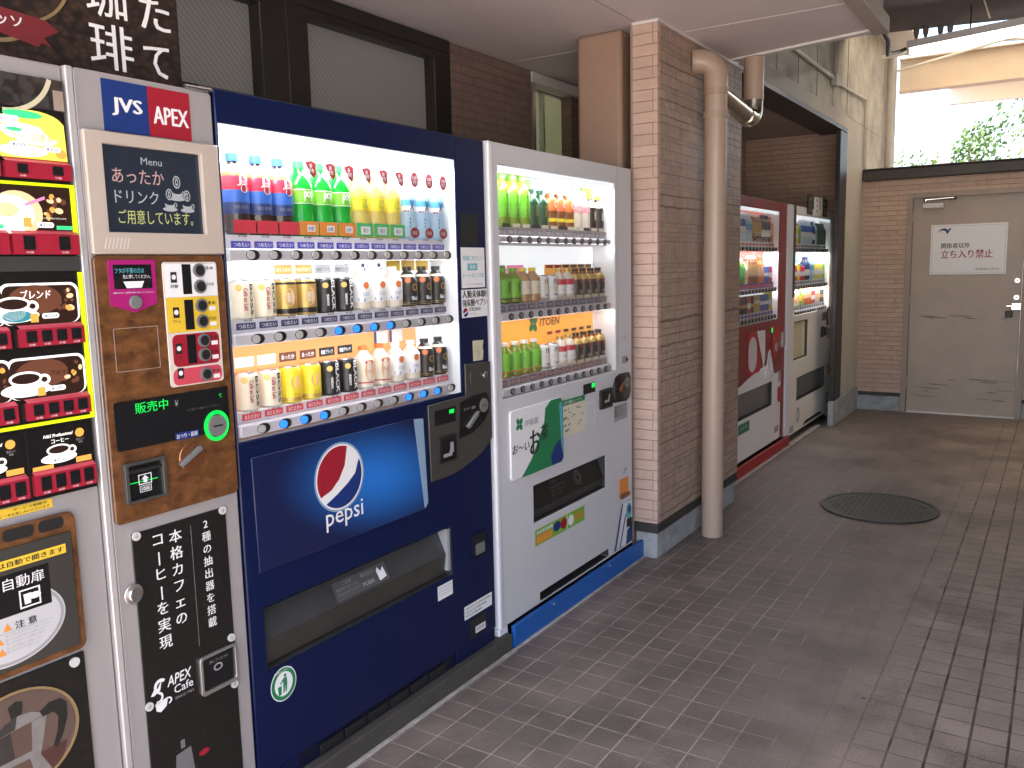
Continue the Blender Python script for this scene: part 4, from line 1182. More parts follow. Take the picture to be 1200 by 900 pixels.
for i, v in enumerate((1.512, 1.473, 1.427, 1.389, 1.342, 1.307, 1.259)):
    cm.part('button', [disc(1.353, v, 0.0165, 0.0133, 0.019, 'grey_plastic', 20), disc(1.353, v, 0.012, 0.019, 0.0205, 'black_plastic', 20)], bp_)
    cm.part('button_text', [text('少なめ' if i % 2 else '多め', 1.373, 1.396, v + 0.001, v + 0.010, 0.0137, 'print_black', 0.03), flat(rect(1.376, 1.395, v - 0.013, v - 0.003), 0.0136, 'print_white')], bp_)
cm.part('service_flap', [band(rrect(1.120, 1.232, 1.288, 1.3865, 0.003), rrect(1.1215, 1.2305, 1.2895, 1.385, 0.003), 0.0103, 0.0110, 'jamb_paint')], wp)
ds = cm.part('display', [slab(rrect(1.105, 1.416, 1.110, 1.221, 0.004), 0.0103, 0.0125, 'black_gloss'), text('販売中', 1.156, 1.242, 1.189, 1.214, 0.0129, 'led_green', 0.006), text('¥', 1.260, 1.270, 1.191, 1.206, 0.0129, 'print_grey'), text('つり銭をお確かめください', 1.29, 1.385, 1.174, 1.181, 0.0129, 'pickup_dark'), text('℃', 1.388, 1.396, 1.195, 1.205, 0.0129, 'led_green')], wp)
cm.part('coin_slot', [disc(1.374, 1.1265, 0.027, 0.0128, 0.020, 'grey_plastic', 28), slab(rect(1.360, 1.388, 1.1245, 1.1285), 0.0201, 0.0207, 'black_plastic')], ds, 0.001)
cm.part('slot_ring', [band(ell(1.374, 1.1265, 0.0365, 0.0385, 36), ell(1.374, 1.1265, 0.028, 0.0295, 36), 0.0128, 0.016, 'led_green')], ds)
cm.part('return_lever', [disc(1.297, 1.062, 0.036, 0.0103, 0.014, 'copper', 28), slab([(1.254, 1.053), (1.262, 1.044), (1.322, 1.076), (1.316, 1.088)], 0.0142, 0.026, 'grey_plastic')], wp, 0.002)
cm.part('return_label', [flat(rect(1.255, 1.3215, 1.109, 1.1265), 0.0128, 'print_blue'), text('おつり・返却', 1.259, 1.317, 1.112, 1.1235, 0.0131, 'print_white', 0.02)], wp)
bs = cm.part('bill_slot', [band(rrect(1.113, 1.219, 0.986, 1.081, 0.004), rrect(1.122, 1.210, 0.992, 1.074, 0.003), 0.0103, 0.022, 'coin_grey'), slab(rect(1.122, 1.210, 0.992, 1.074), 0.0103, 0.012, 'black_gloss')], wp, 0.001)
cm.part('bill_symbol', [slab(rect(1.125, 1.207, 1.055, 1.063), 0.0123, 0.018, 'black_plastic'), flat(rect(1.128, 1.200, 1.0305, 1.0325), 0.0125, 'led_green'), band(rect(1.150, 1.184, 1.024, 1.048), rect(1.152, 1.182, 1.026, 1.046), 0.0124, 0.0128, 'print_white'), flat([(1.162, 1.028), (1.172, 1.028), (1.172, 1.036), (1.177, 1.036), (1.167, 1.045), (1.157, 1.036), (1.162, 1.036)], 0.0128, 'print_white'), band(rect(1.152, 1.182, 1.006, 1.021), rect(1.1532, 1.1808, 1.0072, 1.0198), 0.0124, 0.0128, 'print_white'), text('1000', 1.156, 1.178, 1.009, 1.018, 0.0128, 'print_white', 0.02)], bs)

# lower right: black lettered panel
lp = cm.part('lettered_panel', [slab(rect(1.126, 1.391, 0.14, 0.912), 0.0005, 0.004, 'black_speckle')], bevel=0.0015)
cm.part('lettering', [column('本格カフェの', 1.222, 1.258, 0.655, 0.893, 0.0044, 'print_white', 0.02), column('コーヒーを実現', 1.174, 1.210, 0.610, 0.893, 0.0044, 'print_white', 0.02), column('2種の抽出器を搭載', 1.314, 1.341, 0.614, 0.892, 0.0044, 'print_white', 0.018), flat(rect(1.2835, 1.2845, 0.578, 0.892), 0.0044, 'print_grey')], lp)
cm.part('emblem', [text('APEX', 1.186, 1.256, 0.512, 0.538, 0.0044, 'print_white', 0.01, 0.2), text('Cafe', 1.204, 1.258, 0.487, 0.508, 0.0044, 'print_white', 0.005), text('SINCE 1963', 1.205, 1.258, 0.472, 0.479, 0.0044, 'print_grey'),
                   arc_band(1.168, 0.524, 0.010, 0.018, 40, 250, 0.0044, 'print_white'), arc_band(1.160, 0.497, 0.008, 0.014, -120, 80, 0.0044, 'print_white'), flat([(1.140, 0.508), (1.150, 0.521), (1.160, 0.520), (1.172, 0.538), (1.166, 0.513), (1.148, 0.506)], 0.0046, 'print_white'), flat([(1.150, 0.484), (1.186, 0.489), (1.180, 0.468), (1.164, 0.459), (1.153, 0.465)], 0.0044, 'print_white'), arc_band(1.187, 0.479, 0.005, 0.009, -90, 120, 0.0044, 'print_white')], lp)
cm.part('pot_print', [flat([(1.195, 0.33), (1.238, 0.335), (1.245, 0.27), (1.25, 0.19), (1.18, 0.185), (1.19, 0.27)], 0.0044, 'grey_plastic'), flat(rect(1.21, 1.222, 0.34, 0.362), 0.0044, 'grey_plastic'), flat(ell(1.275, 0.30, 0.016, 0.008), 0.0044, 'print_red')], lp)
for u, v in ((1.137, 0.905), (1.380, 0.905), (1.380, 0.564), (1.380, 0.436), (1.134, 0.487)):
    cm.part('screw', [disc(u, v, 0.0105, 0.004, 0.008, 'screw_bright', 16), flat(rect(u - 0.006, u + 0.006, v - 0.001, v + 0.001), 0.0084, 'mid_grey'), flat(rect(u - 0.001, u + 0.001, v - 0.006, v + 0.006), 0.0086, 'mid_grey')], lp)
cm.part('key_lock', [disc(1.118, 0.772, 0.024, 0.0042, 0.009, 'alu', 28), disc(1.118, 0.772, 0.016, 0.009, 0.016, 'chrome', 24)], bevel=0.003)
iw = cm.part('inspection_window', [band(rrect(1.277, 1.391, 0.445, 0.548, 0.010), rrect(1.285, 1.384, 0.455, 0.541, 0.007), 0.0042, 0.012, 'alu'), slab(rrect(1.285, 1.384, 0.455, 0.541, 0.007), 0.0042, 0.006, 'black_gloss')], bevel=0.001)
cm.part('window_print', [text('押してください', 1.308, 1.366, 0.520, 0.528, 0.0064, 'print_grey'), flat(ell(1.333, 0.505, 0.014, 0.010), 0.0064, 'print_grey'), flat(ell(1.333, 0.505, 0.009, 0.006), 0.0066, 'black_gloss')], iw)
cm.part('top_hinge', [tube([(1.36, 0.002, 1.946), (1.43, 0.004, 1.946)], 0.005, 'chrome', 8), box(1.40, 1.436, -0.03, 0.006, 1.943, 1.952, 'alu')])

# poster board standing on the coffee machine
ps = Unit('poster_board', 'dark brown coffee bean poster with white Japanese lettering above the coffee machine', 'poster', -1.90, 0.9, z=1.942)
ps.part('board', [slab(rect(0.50, 1.447, 1.943, 2.72 - 0.08), -0.012, 0.0, 'coffee_beans')], bevel=0.001)
ps.part('lettering', [text('珈', 1.205, 1.306, 2.096, 2.200, 0.0006, 'print_white', 0.008), text('琲', 1.205, 1.315, 1.981, 2.083, 0.0006, 'print_white', 0.008), text('た', 1.340, 1.424, 2.094, 2.178, 0.0006, 'print_white', 0.02), text('て', 1.342, 1.414, 1.983, 2.058, 0.0006, 'print_white', 0.02)])
ps.part('ribbon', [flat([(0.86, 2.020), (1.006, 2.013), (1.085, 1.998), (1.095, 2.012), (1.112, 2.056), (1.082, 2.060), (1.011, 2.066), (0.86, 2.068)], 0.0010, 'ribbon_red'), flat([(1.088, 2.010), (1.114, 2.003), (1.100, 2.020), (1.134, 2.040), (1.110, 2.055)], 0.0006, 'ribbon_red'), text('ッソ', 1.000, 1.054, 2.030, 2.052, 0.0014, 'print_white', 0.02)])
ps.part('gold_rim', [arc_band(1.005, 2.155, 0.155, 0.163, 300, 400, 0.0005, 'gold', 30, 0.75), arc_band(0.985, 2.06, 0.085, 0.097, 240, 318, 0.0005, 'gold', 30, 0.7)])

# ---------------------------------------------------------------- shared pieces of the drink machines
ORD = ('first', 'second', 'third', 'fourth', 'fifth', 'sixth', 'seventh', 'eighth', 'ninth', 'tenth', 'eleventh', 'twelfth', 'thirteenth', 'fourteenth')

def case_lamp(unit, u0, u1, d, v, watts, name='case_lamp', tilt=12, col=(0.96, 0.98, 1.0)):  # only each case's top lamp is the tube; lower ones added for brightness
    """area light as long as the case: the header tube, plus ones added under the shelves"""
    l = bpy.data.lights.new(name, 'AREA')
    l.shape = 'RECTANGLE'
    l.size, l.size_y = u1 - u0, 0.016
    l.energy = watts * 0.92
    l.color = col
    o = bpy.data.objects.new(name, l)
    COL.objects.link(o)
    o.parent = unit.o
    o.location = ((u0 + u1) / 2 - unit.u0, -d, v - unit.z0)
    o.rotation_euler = (R(tilt), 0, 0)          # faces down and back into the case
    return o

def display_case(unit, u0, u1, v0, v1, depth, wall='case_white', side=None):
    c = unit.part('display_case', [pocket(u0 + 0.001, u1 - 0.001, v0 + 0.001, v1 - 0.001, -depth, -0.004, wall)])
    unit.part('header_tube', [slab(rect(u0 + 0.004, u1 - 0.004, v1 - 0.022, v1 - 0.003), -0.03, -0.008, 'lit_panel')], c)
    unit.part('display_window', [box(u0 + 0.0015, u1 - 0.0015, -0.0030, -0.0012, v0 + 0.0015, v1 - 0.0015, 'window_glass')])
    return c

_strip_cache = {}
def button_mesh(kind, r=0.0125):
    if kind not in _strip_cache:
        m = {'off': 'button_grey', 'lit': 'button_blue', 'dark': 'black_plastic'}[kind]
        _strip_cache[kind] = mesh_from([slab(ell(0.009, 0, r * 1.75, r * 1.12, 20), 0, 0.0025, 'black_plastic'), slab(ell(0, 0, r, r * 0.86, 18), 0.0025, 0.006, m)] if kind != 'dark' else
                                       [slab(ell(0, 0, r * 1.1, r * 0.95, 18), 0, 0.004, 'black_plastic'), slab(ell(0, 0, r * 0.75, r * 0.65, 16), 0.004, 0.0055, 'grey_plastic')], 'button')
    return _strip_cache[kind]

def tag_mesh(key, w, h, mat, word=None):
    if key not in _strip_cache:
        sh = [slab(rect(-w / 2, w / 2, -h / 2, h / 2), 0, 0.0015, mat)]
        if word:
            sh.append(text(word, -w * 0.4, w * 0.4, -h * 0.32, h * 0.32, 0.0018, 'print_white', 0.02))
        _strip_cache[key] = mesh_from(sh, 'temperature_tag')
    return _strip_cache[key]

# ---------------------------------------------------------------- navy blue machine
bm_ = Unit('vending_machine', 'navy blue drinks vending machine with a large globe emblem panel', 'vending machine', NX, 2.0)
BU0, BU1 = 1.444, 2.612
bm_.part('cabinet', [box(BU0 + 0.004, BU1 - 0.004, -0.72, -0.121, 0.10, 1.952, 'navy')], bevel=0.006)
W = (1.452, 2.436, 1.066, 1.874)
bm_.part('door', [holed(BU0, BU1, 0.125, 1.955, [W, (1.497, 2.346, 0.42, 0.60)], -0.119, 0.0, 'navy')], bevel=0.004)
bm_.part('door_seam', [slab(rect(2.4445, 2.4475, 1.06, 1.95), 0.0002, 0.0008, 'navy_dark'), slab(rect(BU0 + 0.02, 2.44, 1.0555, 1.0585), 0.0002, 0.0008, 'navy_dark')])
bc = display_case(bm_, *W, 0.114)
bm_.part('back_panel', [flat(rect(1.455, 2.42, 1.60, 1.86), -0.1130, 'lit_panel'), flat(rect(1.455, 2.42, 1.345, 1.58), -0.1130, 'lit_panel'), flat(rect(1.455, 2.33, 1.10, 1.315), -0.1130, 'lit_pale_orange'), flat(rect(2.33, 2.42, 1.10, 1.315), -0.1129, 'lit_panel')], bc)
bm_.part('bubble_print', [flat(rect(1.458, 2.15, 1.66, 1.845), -0.1122, 'bubbles_print')], bc)
for v, e in ((1.850, 1.3), (1.535, 0.9), (1.315, 0.8)):
    case_lamp(bm_, W[0] + 0.02, W[1] - 0.02, -0.012, v, e)
BPOS = [1.53 + 0.0767 * k for k in range(12)]
LIT = {2: (4, 5, 6, 7), 3: (1, 2, 3, 8, 9, 10)}
for row, (vs, vb, vt, shelf) in enumerate(((1.549, 1.550, 1.573, 1.601), (1.331, 1.331, 1.360, 1.381), (1.090, 1.091, 1.121, 1.135)), 1):
    stp = bm_.part('button_strip', [box(1.464, 2.392, -0.034, -0.006, vb - 0.017, vb + 0.016, 'strip_white')], bevel=0.005)
    bm_.part('shelf', [box(1.46, 2.40, -0.112, -0.036, shelf - 0.012, shelf, 'case_white'), box(1.464, 2.392, -0.036, -0.030, vb + 0.017, shelf + 0.001, 'strip_white')], stp)
    for k, u in enumerate(BPOS):
        bm_.put('button', button_mesh('lit' if k in LIT.get(row, ()) else 'off'), u + 0.0, -0.006, vb - 0.001, stp)
        hot = row == 3
        bm_.put('temperature_tag', tag_mesh('bhot' if hot else 'bcold' if row == 1 else 'bnavy', 0.063, 0.0175, 'tag_red' if hot else 'tag_blue' if row == 1 else 'tag_navy', 'あたたかい' if hot else 'つめたい'), u - 0.008, -0.0295, vt + (0.002 if hot else 0.004), stp)
    bm_.part('price_print', [text('¥130' if row > 1 else '¥160', u - 0.014, u + 0.014, shelf - 0.0048, shelf + 0.0008, -0.0293, 'print_black', 0.03) for u in BPOS], stp)
# price cards standing before the upper row, promotion flags, signs over the cans
cards = []
for k in range(3):
    cards += [flat(rect(BPOS[k] - 0.036, BPOS[k] + 0.036, 1.606, 1.640), -0.018, 'card_red'), text('強炭酸', BPOS[k] - 0.016, BPOS[k] + 0.016, 1.624, 1.634, -0.0196, 'print_white', 0.02), text('うまさ爽快', BPOS[k] - 0.022, BPOS[k] + 0.022, 1.612, 1.619, -0.0196, 'print_white', 0.02)]
for k in range(3, 6):
    cards += [flat(rect(BPOS[k] - 0.036, BPOS[k] + 0.036, 1.606, 1.644), -0.020, 'print_orange'), flat(rect(BPOS[k] - 0.008, BPOS[k] + 0.022, 1.615, 1.634), -0.0197, 'print_white'), text('お得', BPOS[k] - 0.004, BPOS[k] + 0.016, 1.618, 1.630, -0.0194, 'print_blue', 0.02)]
for k in range(6, 9):
    cards += [flat(rect(BPOS[k] - 0.036, BPOS[k] + 0.036, 1.606, 1.646), -0.020, 'card_green'), flat(rect(BPOS[k] - 0.018, BPOS[k] + 0.024, 1.612, 1.636), -0.0197, 'print_white'), text('果汁', BPOS[k] - 0.008, BPOS[k] + 0.016, 1.617, 1.631, -0.0194, 'print_green', 0.02)]
for k in range(9, 12):
    cards += [flat(ell(BPOS[k] + 0.008, 1.622, 0.022, 0.0175, 24), -0.018, 'print_red'), text('110', BPOS[k] - 0.004, BPOS[k] + 0.018, 1.616, 1.628, -0.0176, 'print_white', 0.03)] + [flat(rect(BPOS[k] - 0.014, BPOS[k] - 0.009, 1.640 + 0.012 * j, 1.646 + 0.012 * j), -0.0195, 'print_blue') for j in range(3)]
bm_.part('price_card', cards, bc)
for k in range(3, 12):
    pink = k > 8
    bm_.part('promotion_flag', [slab(ell(BPOS[k] + 0.012, 1.792, 0.019, 0.024, 24) if pink else [(BPOS[k] - 0.008, 1.806), (BPOS[k] + 0.016, 1.812), (BPOS[k] + 0.032, 1.806), (BPOS[k] + 0.031, 1.775), (BPOS[k] + 0.024, 1.764), (BPOS[k] + 0.008, 1.776)], -0.016, -0.0145, 'print_red'), text('新\n発売' if not pink else '100\n円', BPOS[k] + 0.001, BPOS[k] + 0.023, 1.778, 1.803, -0.0142, 'print_white', 0.02)], bc)
sg2 = []
for k, (m_, wd) in enumerate((('print_white', 'カフェオレ'), ('print_white', 'カフェオレ'), ('print_orange', '冷えてます'), ('print_orange', '冷えてます'), ('print_grey', '無糖ブラック'), ('print_grey', '無糖ブラック'))):
    sg2 += [flat(rect(BPOS[k] - 0.034, BPOS[k] + 0.030, 1.498, 1.523), -0.050, m_), text(wd, BPOS[k] - 0.028, BPOS[k] + 0.024, 1.504, 1.515, -0.0496, 'print_red' if k < 2 else 'print_white' if k < 4 else 'print_black', 0.02)]
for k in range(6, 9):
    sg2 += [flat([(BPOS[k] - 0.004, 1.525), (BPOS[k] + 0.010, 1.525), (BPOS[k] + 0.010, 1.510), (BPOS[k] + 0.018, 1.510), (BPOS[k] + 0.003, 1.494), (BPOS[k] - 0.012, 1.510), (BPOS[k] - 0.004, 1.510)], -0.108, 'print_blue')]
for k in range(9, 12):
    sg2 += [flat(rect(BPOS[k] - 0.035, BPOS[k] + 0.035, 1.50, 1.555), -0.110, 'print_yellow')]
for k, m_ in enumerate(('print_white', 'print_white', 'ad_brown', 'ad_brown', 'print_black', 'print_black')):
    sg2 += [flat(rect(BPOS[k] - 0.034, BPOS[k] + 0.030, 1.254, 1.280), -0.052, m_), text('カフェオレ' if k < 2 else 'あったか' if k < 4 else '無糖ブラック', BPOS[k] - 0.026, BPOS[k] + 0.022, 1.260, 1.273, -0.0516, 'print_red' if k < 2 else 'print_white', 0.02)]
for k in (8, 9):
    sg2 += [flat(rect(BPOS[k] - 0.034, BPOS[k] + 0.034, 1.262, 1.305), -0.110, 'print_white'), flat(rect(BPOS[k] - 0.034, BPOS[k] - 0.022, 1.262, 1.305), -0.1096, 'print_blue')]
bm_.part('advert_card', sg2, bc)

# globe panel below the window
gp = bm_.part('emblem_panel', [slab([(1.482, 1.020), (2.152, 1.018), (2.205, 1.012), (2.218, 0.715), (2.206, 0.700), (1.486, 0.701)], 0.0003, 0.006, 'globe_panel')], bevel=0.002)
bm_.part('panel_bevel', [slab([(2.155, 1.015), (2.203, 1.010), (2.214, 0.720), (2.196, 0.704)], 0.0062, 0.0075, 'bevel_blue')], gp)
gc = (1.803, 0.899)
def globe_pt(a):
    return (gc[0] + 0.093 * math.cos(R(a)), gc[1] + 0.093 * math.sin(R(a)))
up_c = [(1.722, 0.853), (1.765, 0.866), (1.800, 0.893), (1.825, 0.930), (1.838, 0.985)]
lo_c = [(1.742, 0.829), (1.790, 0.850), (1.835, 0.874), (1.868, 0.898), (1.886, 0.940)]
gl = [flat(ell(*gc, 0.104, 0.104, 48), 0.0064, 'bevel_blue'), flat(ell(*gc, 0.098, 0.098, 48), 0.0066, 'print_white')]
gl.append(flat(up_c + [globe_pt(a) for a in range(70, 211, 7)], 0.0070, 'print_red'))
gl.append(flat([globe_pt(a) for a in range(232, 386, 7)] + lo_c[::-1], 0.0070, 'print_blue'))
bm_.part('globe_emblem', gl, gp)
bm_.part('lettering', [text('pepsi', 1.738, 1.896, 0.745, 0.812, 0.0066, 'print_white', 0.004)], gp)

# delivery tray with its steel flap
pt_ = bm_.part('delivery_tray', [pocket(1.4985, 2.3445, 0.4215, 0.5985, -0.11, -0.001, 'pickup_inner')])
bm_.part('tray_flap', [([(1.502, -0.055, 0.592), (2.341, -0.055, 0.592), (2.341, -0.012, 0.500), (1.502, -0.012, 0.500)], [(0, 1, 2, 3)], 'flap_smoke'), ([(1.502, -0.0125, 0.499), (2.341, -0.0125, 0.499), (2.341, -0.022, 0.428), (1.502, -0.022, 0.428)], [(0, 1, 2, 3)], 'flap_brown')], pt_, label='scratched grey delivery flap')
bm_.part('tray_end', [box(2.327, 2.341, -0.05, -0.004, 0.44, 0.592, 'mid_grey')], pt_)
def tilted(v):
    t = (0.592 - v) / 0.092
    return -0.055 + 0.043 * t + 0.0006
lab = []
for (u0, u1, v0, v1, m_) in ((1.79, 2.03, 0.508, 0.562, 'pickup_dark'),):
    lab.append(([(u0, tilted(v0), v0), (u1, tilted(v0), v0), (u1, tilted(v1), v1), (u0, tilted(v1), v1)], [(0, 1, 2, 3)], m_))
for (s, u0, u1, v0, v1) in (('ご注意', 1.83, 1.87, 0.548, 0.557), ('商品を取り出すときは', 1.80, 1.895, 0.535, 0.543), ('手をはさまないでください', 1.80, 1.895, 0.522, 0.530), ('取出口', 1.91, 1.97, 0.545, 0.556), ('PUSH', 1.91, 1.96, 0.518, 0.530)):
    t = text(s, u0, u1, v0, v1, 0, 'mid_grey', 0.02)
    lab.append(([(p[0], tilted(p[2]) + 0.0008, p[2]) for p in t[0]], t[1], t[2]))
t = flat([(1.985, 0.515), (2.02, 0.520), (2.015, 0.552), (2.0, 0.540), (1.99, 0.555), (1.982, 0.545)], 0, 'print_white')
lab.append(([(p[0], tilted(p[2]) + 0.0008, p[2]) for p in t[0]], t[1], t[2]))
bm_.part('caution_print', lab, pt_)

# money panel
cpn = bm_.part('coin_panel', [slab([(2.452, 1.166), (2.611, 1.160), (2.6115, 0.874), (2.585, 0.851), (2.545, 0.829), (2.493, 0.812), (2.43, 0.796), (2.37, 0.786), (2.30, 0.783), (2.238, 0.784), (2.233, 1.048), (2.452, 1.053)], 0.0004, 0.007, 'coin_grey')], bevel=0.002)
bm_.part('key_plate', [slab(rrect(2.479, 2.596, 1.086, 1.138, 0.010), 0.0072, 0.010, 'coin_grey'), disc(2.567, 1.113, 0.014, 0.0101, 0.016, 'chrome', 18)], cpn, 0.001)
bm_.part('display', [slab(rect(2.265, 2.382, 0.973, 1.025), 0.0072, 0.009, 'black_gloss'), flat(rect(2.346, 2.374, 1.004, 1.018), 0.0093, 'led_green')], cpn)
bl = bm_.part('bill_slot', [slab(rrect(2.276, 2.376, 0.839, 0.929, 0.004), 0.0072, 0.016, 'black_plastic'), slab(rect(2.285, 2.366, 0.845, 0.922), 0.0162, 0.017, 'black_gloss')], cpn, 0.001)
bm_.part('bill_arrow', [flat([(2.295, 0.858), (2.345, 0.858), (2.345, 0.880), (2.33, 0.880), (2.33, 0.870), (2.295, 0.870)], 0.0174, 'mid_grey'), flat(rect(2.335, 2.355, 0.868, 0.905), 0.0172, 'mid_grey')], bl)
ck = bm_.part('coin_plate', [slab([(2.400, 0.907), (2.412, 1.034), (2.49, 1.047), (2.575, 1.050), (2.590, 1.015), (2.586, 0.975), (2.555, 0.945), (2.487, 0.915)], 0.0072, 0.011, 'black_gloss'), text('おつり・返却', 2.43, 2.50, 1.000, 1.011, 0.0114, 'print_grey', 0.02)], cpn, 0.001)
bm_.part('coin_slot', [disc(2.553, 1.004, 0.026, 0.0112, 0.015, 'grey_plastic', 24), slab(rect(2.540, 2.566, 1.002, 1.006), 0.0151, 0.0158, 'black_plastic')], ck, 0.001)
bm_.part('return_lever', [slab([(2.435, 0.945), (2.448, 0.935), (2.505, 0.972), (2.512, 0.990), (2.498, 0.988)], 0.0112, 0.024, 'grey_plastic')], ck, 0.003)
bm_.part('coin_return', [band(rrect(2.466, 2.560, 0.434, 0.532, 0.012), rrect(2.474, 2.552, 0.443, 0.522, 0.008), 0.0004, 0.006, 'navy_dark'), slab(rrect(2.474, 2.552, 0.443, 0.522, 0.008), 0.0004, 0.0015, 'black_plastic'), slab(rrect(2.49, 2.548, 0.448, 0.490, 0.006), 0.0016, 0.004, 'grey_plastic')])
# stickers
bm_.part('dark_recess', [slab(rect(2.455, 2.562, 1.582, 1.694), 0.0004, 0.001, 'black_plastic')])
bm_.part('eco_sticker', [flat(rect(2.453, 2.599, 1.434, 1.576), 0.0010, 'print_white'), text('地球にやさしい', 2.462, 2.590, 1.530, 1.548, 0.0014, 'print_sky', 0.02), flat(rect(2.492, 2.552, 1.496, 1.520), 0.0013, 'print_sky'), text('最新', 2.503, 2.541, 1.500, 1.516, 0.0016, 'print_white', 0.02), text('ヒートポンプ式', 2.462, 2.590, 1.470, 1.486, 0.0014, 'print_sky', 0.02), text('省エネルギー自動販売機', 2.48, 2.58, 1.444, 1.449, 0.0014, 'print_grey')])
bm_.part('promotion_sticker', [flat(rect(2.449, 2.611, 1.329, 1.4285), 0.0010, 'print_white'), text('人類未体験!', 2.454, 2.606, 1.398, 1.425, 0.0014, 'print_black', 0.05), text('強炭酸ペプシ', 2.454, 2.606, 1.368, 1.394, 0.0014, 'print_black', 0.05), flat(ell(2.472, 1.349, 0.015, 0.015, 20, 20, 200), 0.0013, 'print_red'), flat(ell(2.472, 1.346, 0.015, 0.014, 20, 210, 380), 0.0013, 'print_blue'), text('STRONG', 2.492, 2.565, 1.351, 1.364, 0.0014, 'print_black', 0.02, 0.15), text('ゼロカロリー', 2.495, 2.545, 1.337, 1.345, 0.0014, 'print_grey')])
bm_.part('paper_note', [flat([(2.510, 1.170), (2.571, 1.169), (2.577, 1.20), (2.572, 1.215), (2.579, 1.242), (2.509, 1.244)], 0.0010, 'paper'), column('つり銭切', 2.535, 2.550, 1.180, 1.235, 0.0014, 'print_grey', 0.01)])
bm_.part('address_label', [flat(rect(2.408, 2.588, 0.224, 0.275), 0.0010, 'print_white')] + [text('お問い合わせ先 自動販売機管理', 2.415, 2.58 - 0.03 * k, 0.260 - 0.014 * k, 0.268 - 0.014 * k, 0.0014, 'print_black', 0.01) for k in range(3)])
bm_.part('rating_plate', [flat(rect(2.439, 2.552, 0.141, 0.214), 0.0010, 'black_plastic'), flat(rect(2.475, 2.540, 0.150, 0.176), 0.0014, 'print_white')] + [flat(rect(2.446, 2.545, 0.182 + 0.009 * k, 0.185 + 0.009 * k), 0.0013, 'coin_grey') for k in range(3)] + [flat(rect(2.480 + 0.0055 * k, 2.482 + 0.0055 * k, 0.156, 0.172), 0.0017, 'print_black') for k in range(10)])
bm_.part('small_label', [flat(rect(2.256, 2.343, 0.352, 0.404), 0.0010, 'print_white')] + [text('お手入れのため', 2.262, 2.337, 0.390 - 0.012 * k, 0.397 - 0.012 * k, 0.0014, 'print_grey', 0.01) for k in range(3)])
rs = [flat(ell(1.548, 0.361, 0.047, 0.049, 40), 0.0010, 'print_white'), band(ell(1.548, 0.361, 0.044, 0.046, 40), ell(1.548, 0.361, 0.033, 0.035, 40), 0.0012, 0.0014, 'print_green'), text('空き缶はリサイクル', 1.515, 1.581, 0.3955, 0.4025, 0.0017, 'print_white'),
      flat(ell(1.554, 0.384, 0.005, 0.005, 14), 0.0014, 'print_green'), flat([(1.546, 0.378), (1.560, 0.378), (1.561, 0.358), (1.557, 0.335), (1.553, 0.335), (1.553, 0.357), (1.549, 0.335), (1.545, 0.335), (1.546, 0.360)], 0.0014, 'print_green'), flat([(1.526, 0.358), (1.540, 0.358), (1.538, 0.333), (1.528, 0.333)], 0.0014, 'print_green'), flat([(1.545, 0.376), (1.534, 0.365), (1.536, 0.362), (1.547, 0.370)], 0.0014, 'print_green')]
bm_.part('recycling_sticker', rs)
bm_.part('bottom_grille', [slab(rect(1.60, 2.36, 0.068, 0.124), -0.05, -0.012, 'navy_dark')] + [slab(rect(1.68 + 0.105 * k, 1.772 + 0.105 * k, 0.079, 0.108), -0.012, -0.004, 'black_plastic') for k in range(6)], bevel=0.001)
for a, c in ((BU0, 1.595), (2.365, BU1)):
    bm_.part('kick_plate', [slab(rect(a, c, 0.072, 0.124), -0.11, -0.006, 'navy')], bevel=0.002)

# ---------------------------------------------------------------- white machine
wm = Unit('vending_machine', 'white tea vending machine with a green and white leaf panel beside the pillar', 'vending machine', NX, 3.2)
WU0, WU1 = 2.630, 3.868
wm.part('cabinet', [box(WU0 + 0.004, WU1 - 0.004, -0.72, -0.121, 0.10, 1.957, 'white_paint')], bevel=0.006)
V4 = (2.702, 3.688, 1.004, 1.881)
wm.part('door', [holed(WU0 + 0.026, WU1, 0.100, 1.960, [V4, (2.912, 3.567, 0.458, 0.614), (2.95, 3.60, 0.108, 0.146)], -0.119, 0.0, 'white_paint')], bevel=0.004)
wm.part('door_edge', [slab(rrect(WU0, WU0 + 0.0255, 0.100, 1.960, 0.010), -0.119, 0.008, 'white_edge')], bevel=0.006)
wm.part('door_seam', [slab(rect(3.7125, 3.7145, 1.0, 1.955), 0.0002, 0.0007, 'mid_grey')])
wm.part('toe_recess', [pocket(2.951, 3.599, 0.109, 0.1455, -0.10, -0.002, 'pickup_inner')])
wm.part('foot', [box(WU0 + 0.01, WU0 + 0.075, -0.09, -0.004, 0.045, 0.099, 'white_edge')], bevel=0.006)
wc = display_case(wm, *V4, 0.114)
wm.part('back_panel', [flat(rect(2.706, 3.675, 1.625, 1.868), -0.1130, 'lit_panel'), flat(rect(2.706, 3.675, 1.335, 1.590), -0.1130, 'lit_panel'), flat(rect(2.706, 3.675, 1.05, 1.298), -0.1130, 'lit_orange')], wc)
bk = []
for u0, u1, m_ in ((2.71, 2.96, 'print_lime'), (2.96, 3.06, 'ad_yellow'), (3.06, 3.12, 'print_lime'), (3.12, 3.30, 'lit_cyan'), (3.44, 3.50, 'ad_pink'), (3.55, 3.59, 'print_lime'), (3.595, 3.67, 'ad_yellow')):
    bk.append(flat(rect(u0, u1, 1.80, 1.862), -0.1122, m_))
for u0, u1, m_ in ((2.71, 2.91, 'print_lime'), (2.92, 3.05, 'ad_pink'), (3.22, 3.35, 'ad_orange'), (3.36, 3.66, 'ad_orange')):
    bk.append(flat(rect(u0, u1, 1.42, 1.512), -0.1122, m_))
for k in range(6):
    bk.append(flat(rect(3.235 + 0.073 * k, 3.295 + 0.073 * k, 1.497, 1.511), -0.1116, 'print_black' if k > 1 else 'print_red'))
